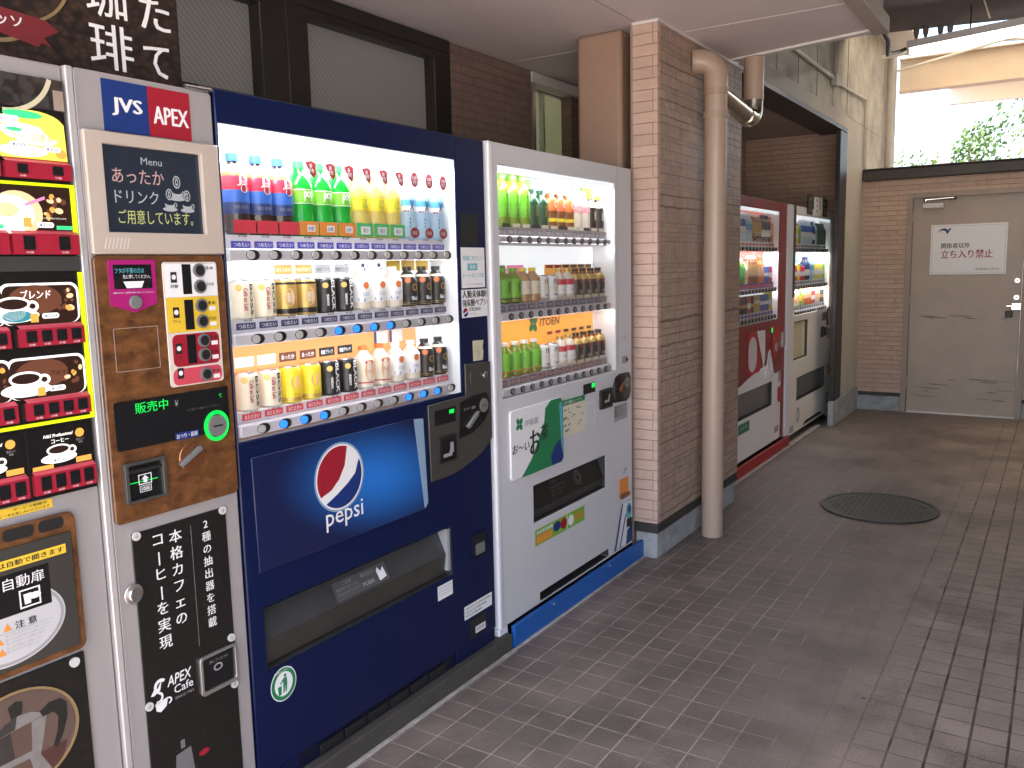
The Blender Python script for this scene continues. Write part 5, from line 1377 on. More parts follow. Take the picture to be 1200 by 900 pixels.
for k in range(6):
    bk.append(flat(rect(3.222 + 0.074 * k, 3.288 + 0.074 * k, 1.13, 1.226), -0.1122, 'ad_orange'))
    bk.append(flat(rect(3.235 + 0.074 * k, 3.28 + 0.074 * k, 1.208, 1.221), -0.1116, 'print_black' if k > 1 else 'print_red'))
bk.append(flat(rect(2.71, 3.10, 1.06, 1.16), -0.1122, 'lit_red'))
wm.part('advert_card', bk, wc)
def clover(cu, cv, s, d, mat):
    return [flat(ell(cu + s * 0.62 * math.cos(R(a)), cv + s * 0.62 * math.sin(R(a)), s * 0.52, s * 0.40, 18, tilt=a), d, mat) for a in (40, 130, 220, 310)]
wm.part('emblem', clover(3.118, 1.262, 0.036, -0.1105, 'print_green'), wc)
wm.part('lettering', [text('ITOEN', 3.17, 3.345, 1.248, 1.282, -0.1105, 'print_black', 0.02, 0.12)], wc)
for v, e in ((1.858, 1.1), (1.60, 0.85), (1.30, 0.7)):
    case_lamp(wm, V4[0] + 0.02, V4[1] - 0.02, -0.012, v, e)
WPOS = [2.796 + 0.0737 * k for k in range(12)]
for row, (vb, vt, shelf) in enumerate(((1.609, 1.640, 1.656), (1.315, 1.346, 1.360), (1.024, 1.055, 1.070)), 1):
    stp = wm.part('button_strip', [box(2.712, 3.655, -0.034, -0.004, vb - 0.017, vb + 0.015, 'strip_white')], bevel=0.008)
    wm.part('shelf', [box(2.708, 3.676, -0.112, -0.036, shelf - 0.012, shelf, 'case_white'), box(2.712, 3.655, -0.036, -0.030, vb + 0.016, shelf + 0.001, 'mid_grey')], stp)
    for k, u in enumerate(WPOS):
        wm.put('button', button_mesh('dark', 0.014), u - 0.02, -0.004, vb, stp)
        wm.put('temperature_tag', tag_mesh('whot' if row == 3 else 'wcold' if row == 2 else 'wgrey', 0.050, 0.021, 'tag_dullred' if row == 3 else 'tag_dullblue' if row == 2 else 'tag_dull', 'あたたかい' if row == 3 else 'つめたい'), u - 0.045, -0.0295, vt, stp)
    wm.part('price_print', [flat(rect(u - 0.028, u + 0.028, shelf + 0.002, shelf + 0.016), -0.0285, 'print_black' if row == 1 and k % 3 == 0 else 'print_cream') for k, u in enumerate(WPOS) if row == 1 or k > 5], stp)

# leaf panel, stickers, tray, money panel
lf_ = wm.part('leaf_panel', [slab(rrect(2.734, 3.148, 0.673, 0.952, 0.018), 0.0004, 0.010, 'print_white')], bevel=0.003)
wm.part('green_print', [flat([(2.806, 0.6735), (3.130, 0.6735), (3.1475, 0.69), (3.1475, 0.935), (3.130, 0.9515), (3.045, 0.9515), (3.000, 0.925), (2.990, 0.870), (2.965, 0.832), (2.885, 0.735)], 0.0104, 'print_green'), flat([(3.05, 0.6738), (3.13, 0.6738), (3.1472, 0.69), (3.1472, 0.79), (3.07, 0.75), (3.04, 0.715)], 0.0107, 'print_blue'), flat([(3.115, 0.93), (3.142, 0.935), (3.142, 0.70), (3.128, 0.76)], 0.0110, 'print_sky')], lf_)
wm.part('emblem', clover(2.798, 0.891, 0.026, 0.0108, 'print_green'), lf_)
wm.part('lettering', [text('伊藤園', 2.836, 2.938, 0.873, 0.900, 0.0108, 'print_grey', 0.01), text('お〜い', 2.742, 2.868, 0.778, 0.815, 0.0112, 'print_black', 0.03, 0.15), text('お', 2.872, 2.955, 0.752, 0.850, 0.0112, 'print_black', 0.045), text('茶', 2.955, 3.022, 0.795, 0.860, 0.0112, 'print_black', 0.03)], lf_)
ins = [flat(rect(3.157, 3.366, 0.771, 0.932), 0.0008, 'print_cream'), flat(rect(3.157, 3.366, 0.907, 0.932), 0.0012, 'print_green')]
rnd = random.Random(4)
for k in range(22):
    a, b_ = rnd.uniform(3.165, 3.335), rnd.uniform(0.785, 0.893)
    ins.append(flat(rect(a, a + rnd.uniform(0.008, 0.026), b_, b_ + rnd.uniform(0.004, 0.010)), 0.0011 + k * 0.00002, rnd.choice(('print_black', 'print_green', 'print_grey', 'jamb_paint'))))
ins.append(text('お茶で健康ミュージアム', 3.17, 3.34, 0.912, 0.926, 0.0016, 'print_white', 0.01))
wm.part('leaflet', ins)
wm.part('blank_label', [band(rect(3.371, 3.466, 0.796, 0.888), rect(3.374, 3.463, 0.799, 0.885), 0.0004, 0.0010, 'white_edge')])
wm.part('display', [slab(rect(3.353, 3.464, 0.932, 0.977), 0.0004, 0.004, 'black_gloss'), flat(rect(3.428, 3.460, 0.954, 0.975), 0.0044, 'led_green')])
bl = wm.part('bill_slot', [slab(rrect(3.509, 3.630, 0.840, 0.931, 0.006), 0.0004, 0.012, 'black_plastic'), slab(rect(3.522, 3.618, 0.850, 0.922), 0.0122, 0.013, 'black_gloss')], bevel=0.002)
wm.part('bill_arrow', [flat([(3.54, 0.868), (3.59, 0.868), (3.60, 0.905), (3.585, 0.905), (3.575, 0.880), (3.54, 0.880)], 0.0134, 'mid_grey')], bl)
ck = wm.part('coin_plate', [slab([(3.652, 0.852), (3.790, 0.842), (3.822, 0.856), (3.838, 0.885), (3.838, 0.955), (3.822, 0.982), (3.72, 0.984), (3.676, 0.972), (3.655, 0.935)], 0.0004, 0.010, 'black_gloss')], bevel=0.003)
wm.part('return_lever', [slab([(3.695, 0.908), (3.712, 0.897), (3.742, 0.925), (3.738, 0.945), (3.712, 0.930)], 0.0102, 0.022, 'copper')], ck, 0.003)
wm.part('coin_slot', [disc(3.785, 0.935, 0.026, 0.0102, 0.015, 'grey_plastic', 24), slab(rect(3.772, 3.798, 0.933, 0.937), 0.0151, 0.0158, 'black_plastic')], ck, 0.001)
wm.part('key_lock', [disc(3.788, 1.156, 0.010, 0.0004, 0.006, 'chrome', 16), slab(rrect(3.750, 3.816, 1.030, 1.062, 0.006), 0.0004, 0.004, 'alu'), disc(3.80, 1.046, 0.008, 0.004, 0.008, 'black_plastic', 12)])
wm.part('price_notice', [flat(rect(3.664, 3.812, 0.756, 0.834), 0.0008, 'mid_grey')] + [text('新紙幣はご利用になれません', 3.670, 3.806 - 0.02 * (k % 2), 0.818 - 0.014 * k, 0.827 - 0.014 * k, 0.0012, 'print_black', 0.01) for k in range(4)])
tr = wm.part('delivery_tray', [pocket(2.9135, 3.5655, 0.4595, 0.6125, -0.11, -0.001, 'pickup_inner')])
wm.part('tray_flap', [([(2.918, -0.045, 0.606), (3.562, -0.045, 0.606), (3.562, -0.008, 0.505), (2.918, -0.008, 0.505)], [(0, 1, 2, 3)], 'flap_black'), ([(2.918, -0.0085, 0.504), (3.562, -0.0085, 0.504), (3.562, -0.02, 0.464), (2.918, -0.02, 0.464)], [(0, 1, 2, 3)], 'flap_brown')], tr)
fl = []
for s, u0, u1, v0, v1 in (('ご注意', 3.10, 3.15, 0.575, 0.587), ('商品をお取りください', 3.09, 3.23, 0.555, 0.565), ('手をはさまないように', 3.09, 3.22, 0.540, 0.549), ('開けてください', 3.09, 3.19, 0.525, 0.534)):
    t = text(s, u0, u1, v0, v1, 0, 'grey_plastic', 0.01)
    fl.append(([(p[0], -0.045 + 0.037 * (0.606 - p[2]) / 0.101 + 0.0012, p[2]) for p in t[0]], t[1], t[2]))
for r0 in (0.014, 0.026):
    t = arc_band(3.335, 0.555, r0, r0 + 0.004, 0, 359, 0, 'grey_plastic')
    fl.append(([(p[0], -0.045 + 0.037 * (0.606 - p[2]) / 0.101 + 0.0012, p[2]) for p in t[0]], t[1], t[2]))
wm.part('caution_print', fl, tr)
bn = [flat(rect(2.916, 3.351, 0.356, 0.425), 0.0008, 'print_lime'), flat(rect(2.925, 3.055, 0.362, 0.396), 0.0011, 'print_orange'), text('ありがとう', 2.93, 3.05, 0.366, 0.392, 0.0014, 'print_yellow', 0.03), text('募金型自販機', 2.925, 3.06, 0.402, 0.418, 0.0014, 'print_white', 0.03), flat(ell(3.098, 0.395, 0.032, 0.022, 20), 0.0011, 'print_blue'), flat(ell(3.155, 0.392, 0.030, 0.024, 20), 0.0012, 'print_red'), flat(ell(3.222, 0.39, 0.026, 0.024, 20), 0.0012, 'print_white'), flat(rect(3.186, 3.190, 0.358, 0.424), 0.0012, 'print_white'), text('節電中', 3.258, 3.342, 0.376, 0.408, 0.0014, 'print_orange', 0.03)]
wm.part('banner_sticker', bn)
wm.part('coin_return', [slab(rrect(3.718, 3.820, 0.362, 0.458, 0.008), 0.0004, 0.002, 'print_orange'), slab([(3.718, 0.385), (3.820, 0.380), (3.820, 0.362), (3.722, 0.362)], 0.002, 0.012, 'copper')], bevel=0.001)
wm.part('corner_sticker', [flat([(3.700, 0.120), (3.768, 0.345), (3.862, 0.345), (3.862, 0.108)], 0.0006, 'print_white'), flat([(3.655, 0.112), (3.675, 0.112), (3.760, 0.330), (3.745, 0.330)], 0.0009, 'print_blue'), flat([(3.712, 0.112), (3.728, 0.112), (3.795, 0.268), (3.782, 0.268)], 0.0009, 'print_blue'), flat([(3.790, 0.112), (3.862, 0.112), (3.862, 0.205), (3.805, 0.180)], 0.0009, 'print_blue'), flat(ell(3.825, 0.275, 0.032, 0.045, 20), 0.0009, 'print_sky'), flat(ell(3.832, 0.285, 0.018, 0.022, 16), 0.0011, 'print_blue'), flat(rect(3.80, 3.86, 0.195, 0.240), 0.0011, 'print_black'), text('あなたの街の', 3.775, 3.858, 0.325, 0.340, 0.0011, 'print_blue', 0.01)])
wm.part('emblem', [flat(ell(3.79, 0.50, 0.014, 0.010, 12), 0.0009, 'mid_grey'), flat(ell(3.772, 0.488, 0.012, 0.008, 12), 0.0011, 'mid_grey')])
sk = single('skirt_board', [box(-1.775, -1.757, 2.712, 3.957, 0.001, 0.092, 'skirt_blue')], 'bright blue skirting board under the white tea machine', 'skirting board', 0.002)
wpart('bolt', [([(-1.757 + q[1], q[0], q[2]) for q in s_[0]], s_[1], s_[2]) for s_ in (disc(u, 0.078, 0.006, 0.0, 0.004, 'chrome', 10) for u in (3.02, 3.56))], sk)

# ---------------------------------------------------------------- machines in the alcove
def far_strip(unit, u0, u1, vb, n, tag, base):
    sh = [box(u0, u1, -0.034, -0.006, vb - 0.016, vb + 0.016, 'mid_grey'), box(u0, u1, -0.036, -0.030, vb + 0.0165, vb + 0.055, base), box(u0, u1, -0.093, -0.037, vb + 0.040, vb + 0.052, 'case_white')]
    st = (u1 - u0) / n
    for k in range(n):
        c = u0 + st * (k + 0.5)
        sh.append(slab(ell(c, vb, 0.017, 0.013, 12), -0.006, 0.0, 'black_plastic'))
        sh.append(flat(rect(c - st * 0.4, c + st * 0.4, vb + 0.024, vb + 0.044), -0.0295, tag))
    unit.part('button_strip', sh)

rm = Unit('vending_machine', 'red and white drinks vending machine standing in the alcove', 'vending machine', FX, 6.1)
RU0, RU1 = 5.32, 6.955
rm.part('cabinet', [box(RU0 + 0.004, RU1 - 0.004, -0.72, -0.121, 0.09, 1.953, 'red_paint')], bevel=0.006)
VR = (5.42, 6.748, 1.060, 1.884)
PR = (5.48, 6.62, 0.398, 0.586)
rm.part('door', [holed(RU0, RU1, 0.64, 1.956, [VR], -0.119, 0.0, 'red_paint')], bevel=0.004)
rm.part('lower_door', [holed(RU0, RU1 - 0.09, 0.10, 0.638, [PR], -0.119, 0.0, 'white_gloss'), slab(rect(RU1 - 0.089, RU1, 0.10, 0.638), -0.119, 0.0, 'red_paint')], bevel=0.003)
rm.part('swoosh', [flat([(5.33, 0.637), (5.80, 0.637)] + [(5.80 + 0.75 * t, 0.637 + 0.09 * math.sin(t * 1.6)) for t in [k / 8 for k in range(1, 9)]] + [(6.60, 0.637)], 0.0006, 'white_gloss')])
rc_ = display_case(rm, *VR, 0.095)
rm.part('back_panel', [flat(rect(VR[0] + 0.01, 6.0, 1.62, 1.87), -0.0945, 'lit_panel'), flat(rect(6.0, 6.66, 1.66, 1.87), -0.0945, 'lit_red'), flat(rect(VR[0] + 0.01, 5.96, 1.34, 1.60), -0.0945, 'lit_panel'), flat(rect(5.96, 6.66, 1.34, 1.60), -0.0945, 'lit_red'), flat(rect(VR[0] + 0.01, 6.66, 1.10, 1.29), -0.0945, 'lit_panel')], rc_)
for vb, tg, bs_ in ((1.596, 'tag_red', 'case_white'), (1.294, 'tag_red', 'tag_blue'), (1.084, 'tag_blue', 'strip_white')):
    far_strip(rm, VR[0] + 0.01, 6.715, vb, 16, tg, bs_)
for v, e in ((1.864, 4.2), (1.58, 2.0), (1.28, 1.9)):
    case_lamp(rm, VR[0] + 0.02, VR[1] - 0.02, -0.016, v, e, col=(1.0, 0.93, 1.0))
rm.part('brand_patch', [flat(rect(6.13, 6.25, 1.895, 1.942), 0.0006, 'red_light')])
dsp = rm.part('round_window', [slab(rrect(5.98, 6.30, 0.70, 1.005, 0.04), 0.0004, 0.004, 'red_light'), flat(rrect(6.0, 6.20, 0.715, 0.97, 0.095), 0.0045, 'strip_white')])
rm.part('white_ribbon', [slab([(6.20, 1.005), (6.375, 1.0), (6.385, 0.78), (6.355, 0.74)], 0.0045, 0.012, 'white_edge'), slab([(6.50, 0.82), (6.535, 0.84), (6.655, 0.62), (6.60, 0.635), (6.525, 0.76), (6.455, 0.645), (6.42, 0.635)], 0.001, 0.009, 'white_edge'), slab([(6.36, 0.745), (6.375, 0.745), (6.395, 0.68), (6.38, 0.675)], 0.001, 0.006, 'white_edge')])
rm.part('display', [slab(rect(6.555, 6.66, 0.955, 1.012), 0.0004, 0.004, 'black_gloss'), flat(rect(6.57, 6.645, 0.965, 1.003), 0.0044, 'led_green')])
rm.part('money_panel', [disc(6.665, 0.845, 0.085, 0.0004, 0.008, 'red_light', 28), disc(6.68, 0.845, 0.035, 0.008, 0.014, 'silver', 20), slab(rrect(6.60, 6.82, 0.90, 1.02, 0.03), 0.0004, 0.006, 'red_light'), slab(rect(6.86, 6.945, 0.83, 0.945), 0.0004, 0.010, 'alu')], bevel=0.002)
rm.part('coin_return', [slab(rrect(6.78, 6.86, 0.395, 0.52, 0.035), 0.0004, 0.008, 'red_light'), slab(rect(6.79, 6.85, 0.56, 0.65), 0.0004, 0.002, 'mid_grey')])
rt_ = rm.part('delivery_tray', [pocket(PR[0] + 0.0015, PR[1] - 0.0015, PR[2] + 0.0015, PR[3] - 0.0015, -0.11, -0.001, 'pickup_inner')])
rm.part('tray_flap', [box(PR[0] + 0.004, PR[1] - 0.004, -0.03, -0.026, PR[2] + 0.01, PR[3] - 0.004, 'flap_steel')], rt_)
rm.part('green_sticker', [flat(rect(5.80, 6.055, 0.298, 0.372), 0.0008, 'print_green'), text('リサイクル', 5.84, 6.02, 0.322, 0.350, 0.0012, 'print_white', 0.01)])
rm.part('small_label', [flat(rect(6.70, 6.82, 0.16, 0.21), 0.0008, 'mid_grey')])
rsk = single('skirt_board', [box(-1.842, -1.822, 5.26, 7.02, 0.013, 0.088, 'skirt_red')], 'red skirting board below the red vending machine', 'skirting board', 0.003)

w2 = Unit('vending_machine', 'worn white vending machine in the alcove with black and white signs on top', 'vending machine', FX, 7.8)
QU0, QU1 = 7.135, 8.56
w2.part('cabinet', [box(7.0, QU1 - 0.004, -0.72, -0.121, 0.08, 1.95, 'cream_paint')], bevel=0.006)
w2.part('door_edge', [slab(rrect(6.985, 7.128, 0.075, 1.955, 0.02), -0.119, 0.01, 'white_edge')], bevel=0.008)
VQ = (7.225, 8.47, 1.058, 1.880)
PQ = (7.362, 8.378, 0.324, 0.520)
w2.part('door', [holed(QU0, QU1, 0.055, 1.952, [VQ, PQ, (7.235, 7.688, 0.682, 1.0)], -0.119, 0.0, 'cream_paint')], bevel=0.004)
w2.part('dark_edge', [slab(rect(7.140, 7.215, 1.21, 1.95), 0.0004, 0.006, 'dark_metal')])
qc = display_case(w2, *VQ, 0.095)
w2.part('back_panel', [flat(rect(7.24, 8.44, 1.62, 1.868), -0.0945, 'lit_panel'), flat(rect(7.24, 7.70, 1.37, 1.56), -0.0945, 'lit_cyan'), flat(rect(7.70, 8.44, 1.33, 1.58), -0.0945, 'lit_panel'), flat(rect(7.24, 8.44, 1.10, 1.28), -0.0945, 'lit_pale_orange'), flat(rect(7.95, 8.30, 1.48, 1.56), -0.0940, 'lit_cyan'), flat(rect(8.1, 8.44, 1.76, 1.85), -0.0940, 'print_green')], qc)
for vb, tg in ((1.596, 'tag_dull'), (1.287, 'tag_dull'), (1.070, 'tag_dull')):
    far_strip(w2, VQ[0] + 0.03, 8.42, vb, 14, tg, 'case_white')
for v, e in ((1.860, 3.8), (1.58, 1.6), (1.27, 1.4)):
    case_lamp(w2, VQ[0] + 0.02, VQ[1] - 0.02, -0.016, v, e)
w2.part('poster_window', [pocket(7.2365, 7.6865, 0.6835, 0.9985, -0.02, -0.001, 'coin_grey'), flat(rect(7.25, 7.67, 0.69, 0.99), -0.018, 'paper'), flat([(7.56, 0.99), (7.62, 0.99), (7.67, 0.70), (7.60, 0.70)], -0.0175, 'print_cream')])
qt = w2.part('delivery_tray', [pocket(PQ[0] + 0.0015, PQ[1] - 0.0015, PQ[2] + 0.0015, PQ[3] - 0.0015, -0.11, -0.001, 'pickup_inner')])
w2.part('tray_flap', [box(PQ[0] + 0.004, PQ[1] - 0.004, -0.03, -0.026, PQ[2] + 0.01, PQ[3] - 0.004, 'flap_steel')], qt)
w2.part('money_panel', [slab(rrect(8.22, 8.42, 0.955, 1.03, 0.01), 0.0004, 0.008, 'coin_grey'), slab(rrect(8.40, 8.54, 0.90, 1.07, 0.02), 0.0004, 0.012, 'black_gloss'), slab(rect(8.17, 8.29, 0.80, 0.90), 0.0004, 0.006, 'print_black'), slab(rect(8.31, 8.42, 0.805, 0.885), 0.0004, 0.006, 'print_black'), slab(rect(8.45, 8.53, 0.77, 0.87), 0.0004, 0.006, 'mid_grey')], bevel=0.002)
w2.part('coin_return', [slab(rrect(8.46, 8.55, 0.42, 0.52, 0.02), 0.0004, 0.006, 'copper')])
w2.part('hand_grip', [band(rrect(7.37, 7.46, 0.13, 0.26, 0.04), rrect(7.395, 7.435, 0.16, 0.235, 0.018), 0.0004, 0.004, 'mid_grey'), band(rrect(8.42, 8.51, 0.13, 0.26, 0.04), rrect(8.445, 8.485, 0.16, 0.235, 0.018), 0.0004, 0.004, 'mid_grey')])
w2.part('bottom_slot', [slab([(7.60, 0.075), (7.68, 0.105), (8.22, 0.105), (8.30, 0.078)], 0.0004, 0.002, 'black_plastic'), slab(rect(7.16, 7.28, 0.075, 0.13), 0.0004, 0.001, 'mid_grey')])
w2.part('support_foot', [box(7.02, 8.55, -0.60, -0.07, 0.014, 0.052, 'rubber')])
for i, (u0, m_) in enumerate(((7.56, 'black_plastic'), (7.80, 'print_white'), (8.03, 'print_cream'), (8.10, 'black_plastic'))):
    b_ = Unit('sign_strip', ('black sign strip with pale lettering', 'white sign strip with dark lettering', 'cream sign strip', 'black sign strip')[i] + ', ' + ORD[i] + ' of four on top of the worn white machine', 'sign', FX + 0.001, u0, z=1.895, group='sign strips on the white machine')
    w_ = 0.165 if i != 2 else 0.06
    b_.part('board', [slab(rect(u0, u0 + w_, 1.897, 2.065 - 0.012 * (i % 2)), 0.002, 0.010, m_)], bevel=0.001)
    if i != 2:
        b_.part('lettering', [column(('冷たい', '飲み物', '', 'お茶')[i], u0 + 0.05, u0 + 0.115, 1.915, 2.045, 0.0106, 'print_black' if m_ == 'print_white' else 'print_cream', 0.02)])

# ---------------------------------------------------------------- drinks on show
def wrap(shape, r):
    vs, fs, m_ = shape
    return ([(r * math.sin(p[0] / r), -r * math.cos(p[0] / r), p[2]) for p in vs], fs, m_)

def rot90(shape):
    vs, fs, m_ = shape
    return ([(p[2], p[1], -p[0]) for p in vs], fs, m_)

M('liq_green', (0.010, 0.42, 0.035), 0.12, coat=0.5, transl=0.35)
M('liq_yellow', (0.75, 0.62, 0.18), 0.12, coat=0.5, transl=0.4)
M('liq_clear', (0.50, 0.66, 0.76), 0.08, coat=0.6, transl=0.45)
M('liq_cola', (0.035, 0.014, 0.010), 0.10, coat=0.6)
M('liq_amber', (0.28, 0.09, 0.02), 0.12, coat=0.5, transl=0.3)
M('liq_tea', (0.24, 0.36, 0.03), 0.12, coat=0.5, transl=0.35)
M('liq_milk', (0.68, 0.60, 0.50), 0.2, coat=0.3)
M('liq_tan', (0.40, 0.23, 0.10), 0.2, coat=0.4)
M('pet_clear', (0.62, 0.72, 0.76), 0.08, coat=0.5, transl=0.5)
M('lab_lime', (0.16, 0.50, 0.03), 0.35)
M('lab_green', (0.03, 0.40, 0.06), 0.35)
M('lab_darkgreen', (0.008, 0.06, 0.025), 0.35)
M('lab_red', (0.55, 0.02, 0.05), 0.35)
M('lab_orange', (0.62, 0.16, 0.04), 0.35)
M('lab_peach', (0.74, 0.42, 0.22), 0.35)
M('lab_blue', (0.035, 0.12, 0.45), 0.35)
M('lab_sky', (0.10, 0.42, 0.68), 0.35)
M('lab_navy', (0.02, 0.035, 0.13), 0.35)
M('lab_yellow', (0.78, 0.62, 0.03), 0.35)
M('lab_cream', (0.72, 0.64, 0.50), 0.3)
M('lab_gold', (0.55, 0.36, 0.10), 0.28, metal=0.4)
M('lab_black', (0.014, 0.013, 0.014), 0.3)
M('lab_white', (0.78, 0.77, 0.76), 0.3)
M('lab_pink', (0.70, 0.28, 0.32), 0.35)
M('can_rim', (0.6, 0.6, 0.6), 0.25, metal=0.9)

def pet(h, r, waist=0.0):
    return [(r * 0.80, 0.0), (r * 0.94, 0.012 * h / 0.2), (r, 0.05 * h), (r, 0.25 * h), (r * (1 - waist), 0.34 * h), (r, 0.44 * h), (r, 0.62 * h), (r * 0.97, 0.68 * h), (r * 0.80, 0.76 * h), (r * 0.56, 0.83 * h), (r * 0.40, 0.885 * h), (r * 0.385, 0.925 * h)]
def can(h, r):
    return [(r * 0.84, 0.0), (r * 0.98, 0.03 * h), (r, 0.06 * h), (r, 0.90 * h), (r * 0.88, 0.965 * h)]

def radius_at(prof, z):
    for (r0, z0), (r1, z1) in zip(prof, prof[1:]):
        if z0 <= z <= z1:
            return r0 + (r1 - r0) * (z - z0) / (z1 - z0)
    return prof[-1][0]

KINDS = {}
def kind(key, name, desc, shape, h, r, liquid, cap, bands, words=(), blobs=(), waist=0.0):
    """bands: [(from, to, material)] as shares of the height; words: [(text, u0, u1, from, to, material, upright)]"""
    prof = pet(h, r, waist) if shape == 'pet' else can(h, r)
    n = 20
    body = mesh_from([lathe(prof, liquid, n)], name, False)
    kids = []
    lab = []
    for a, b, m_ in bands:
        zs = sorted({a * h, b * h, *[z for _, z in prof if a * h < z < b * h]})
        rr = [(radius_at(prof, z) + 0.0006, z) for z in zs]
        v, f, _ = lathe(rr, m_, n)
        lab.append((v, f[:-2], m_))
    for (pts, m_) in blobs:
        lab.append(wrap(flat([(p[0], p[1] * h) for p in pts], 0, m_), r + 0.0011))
    for s, u0, u1, a, b, m_, side in words:
        if side:
            t = text(s, a * h, b * h, u0, u1, 0, m_, 0.02)
            t = ([(p[2], 0, (a + b) * h - p[0]) for p in t[0]], t[1], m_)
        else:
            t = text(s, u0, u1, a * h, b * h, 0, m_, 0.03)
        lab.append(wrap(t, r + 0.0016))
    if lab:
        kids.append(('label', mesh_from(lab, 'label', False)))
    if shape == 'pet':
        kids.append(('cap', mesh_from([lathe([(r * 0.47, 0.90 * h), (r * 0.47, 0.992 * h), (r * 0.42, h)], cap, 16)], 'cap', False)))
    else:
        kids.append(('lid', mesh_from([lathe([(r * 0.89, 0.962 * h), (r * 0.86, 0.995 * h), (r * 0.80, h)], 'can_rim', 16), lathe([(0.006, h), (0.004, h + 0.002)], 'can_rim', 8, 0.006)], 'lid', False)))
    KINDS[key] = (name, desc, body, kids)

R5 = 0.0378
wave = [(-0.020, 0.60), (-0.012, 0.53), (0.004, 0.505), (0.022, 0.52), (0.030, 0.60), (0.028, 0.70), (0.012, 0.76), (-0.008, 0.74), (-0.020, 0.68)]
kind('cola', 'drink_bottle', 'blue capped cola bottle with red label', 'pet', 0.212, R5, 'liq_cola', 'lab_blue', [(0.26, 0.40, 'lab_navy'), (0.40, 0.55, 'lab_blue'), (0.55, 0.72, 'lab_red'), (0.72, 0.77, 'lab_orange'), (0.77, 0.86, 'lab_cream')],
     [('J', -0.004, 0.008, 0.595, 0.715, 'print_white', False), ('COLA', 0.009, 0.026, 0.60, 0.66, 'print_white', False), ('うまさ、はじける。', -0.016, 0.028, 0.32, 0.36, 'print_grey', False)], [([(0.016 + 0.011 * math.cos(R(a)), 0.565 + 0.055 * math.sin(R(a))) for a in range(0, 360, 20)], 'print_white'), ([(0.016 + 0.0095 * math.cos(R(a)), 0.567 + 0.048 * math.sin(R(a))) for a in range(0, 360, 20)], 'print_red')])
kind('pop', 'drink_bottle', 'bright green fizzy melon drink bottle', 'pet', 0.212, R5, 'liq_green', 'lab_green', [(0.44, 0.62, 'lab_lime'), (0.615, 0.625, 'print_white'), (0.435, 0.445, 'print_white')], [('pop', -0.004, 0.028, 0.47, 0.60, 'print_white', False)], waist=0.06)
kind('lemon', 'drink_bottle', 'pale yellow lemon drink bottle with yellow label', 'pet', 0.208, R5, 'liq_yellow', 'lab_white', [(0.40, 0.60, 'lab_yellow')], [('C.C.', 0.0, 0.024, 0.44, 0.57, 'print_lime', False)], waist=0.03)
kind('water', 'drink_bottle', 'clear water bottle with sky blue label', 'pet', 0.208, R5, 'liq_clear', 'lab_white', [(0.44, 0.52, 'lab_white'), (0.52, 0.61, 'lab_sky')], [('X', -0.002, 0.016, 0.45, 0.60, 'print_blue', False)], [([(-0.022, 0.43), (-0.006, 0.43), (-0.006, 0.455), (-0.022, 0.455)], 'print_red')], waist=0.05)
CW = [('BOSS', 0.014, 0.026, 0.10, 0.90, 'print_black', True), ('Café au Lait', -0.004, 0.008, 0.22, 0.80, 'print_red', True)]
kind('cream', 'drink_can', 'cream coffee can with dark vertical lettering', 'can', 0.104, 0.0325, 'lab_cream', None, [(0.06, 0.9, 'lab_cream')], CW, [([(-0.016 + 0.009 * math.cos(R(a)), 0.80 + 0.085 * math.sin(R(a))) for a in range(0, 360, 20)], 'lab_gold')])
kind('gold', 'drink_can', 'gold coffee can with pale emblem', 'can', 0.104, 0.0325, 'lab_gold', None, [(0.06, 0.2, 'lab_black'), (0.2, 0.84, 'lab_gold'), (0.84, 0.9, 'lab_black')], [('珈琲', -0.006, 0.010, 0.34, 0.64, 'lab_cream', False)], [([(0.002 + 0.016 * math.cos(R(a)), 0.5 + 0.24 * math.sin(R(a))) for a in range(0, 360, 20)], 'lab_peach')])
kind('black', 'drink_can', 'black coffee can with white vertical lettering', 'can', 0.104, 0.0325, 'lab_black', None, [(0.06, 0.9, 'lab_black')], [('BLACK', 0.008, 0.024, 0.08, 0.92, 'print_white', True), ('無糖', -0.008, -0.001, 0.2, 0.55, 'print_white', False)], [([(-0.010 + 0.009 * math.cos(R(a)), 0.78 + 0.08 * math.sin(R(a))) for a in range(0, 360, 20)], 'lab_gold')])
kind('yellow', 'drink_can', 'warm yellow corn soup can', 'can', 0.104, 0.0325, 'lab_yellow', None, [(0.06, 0.16, 'lab_gold'), (0.16, 0.9, 'lab_yellow')], [('コーン', -0.004, 0.018, 0.18, 0.26, 'lab_red', False)], [([(0.004 + 0.014 * math.cos(R(a)), 0.56 + 0.18 * math.sin(R(a))) for a in range(0, 360, 20)], 'lab_peach')])
kind('milk', 'drink_bottle', 'small white milk tea bottle with orange dot', 'pet', 0.132, 0.0325, 'liq_milk', 'lab_white', [(0.06, 0.70, 'lab_white')], [('ミルク', -0.008, 0.016, 0.33, 0.42, 'lab_blue', False)], [([(0.006 + 0.011 * math.cos(R(a)), 0.58 + 0.085 * math.sin(R(a))) for a in range(0, 360, 20)], 'lab_orange'), ([(-0.012, 0.10), (0.022, 0.08), (0.024, 0.20), (0.006, 0.27)], 'lab_peach'), ([(-0.022, 0.22), (0.0, 0.20), (0.0, 0.28), (-0.022, 0.29)], 'lab_blue')])
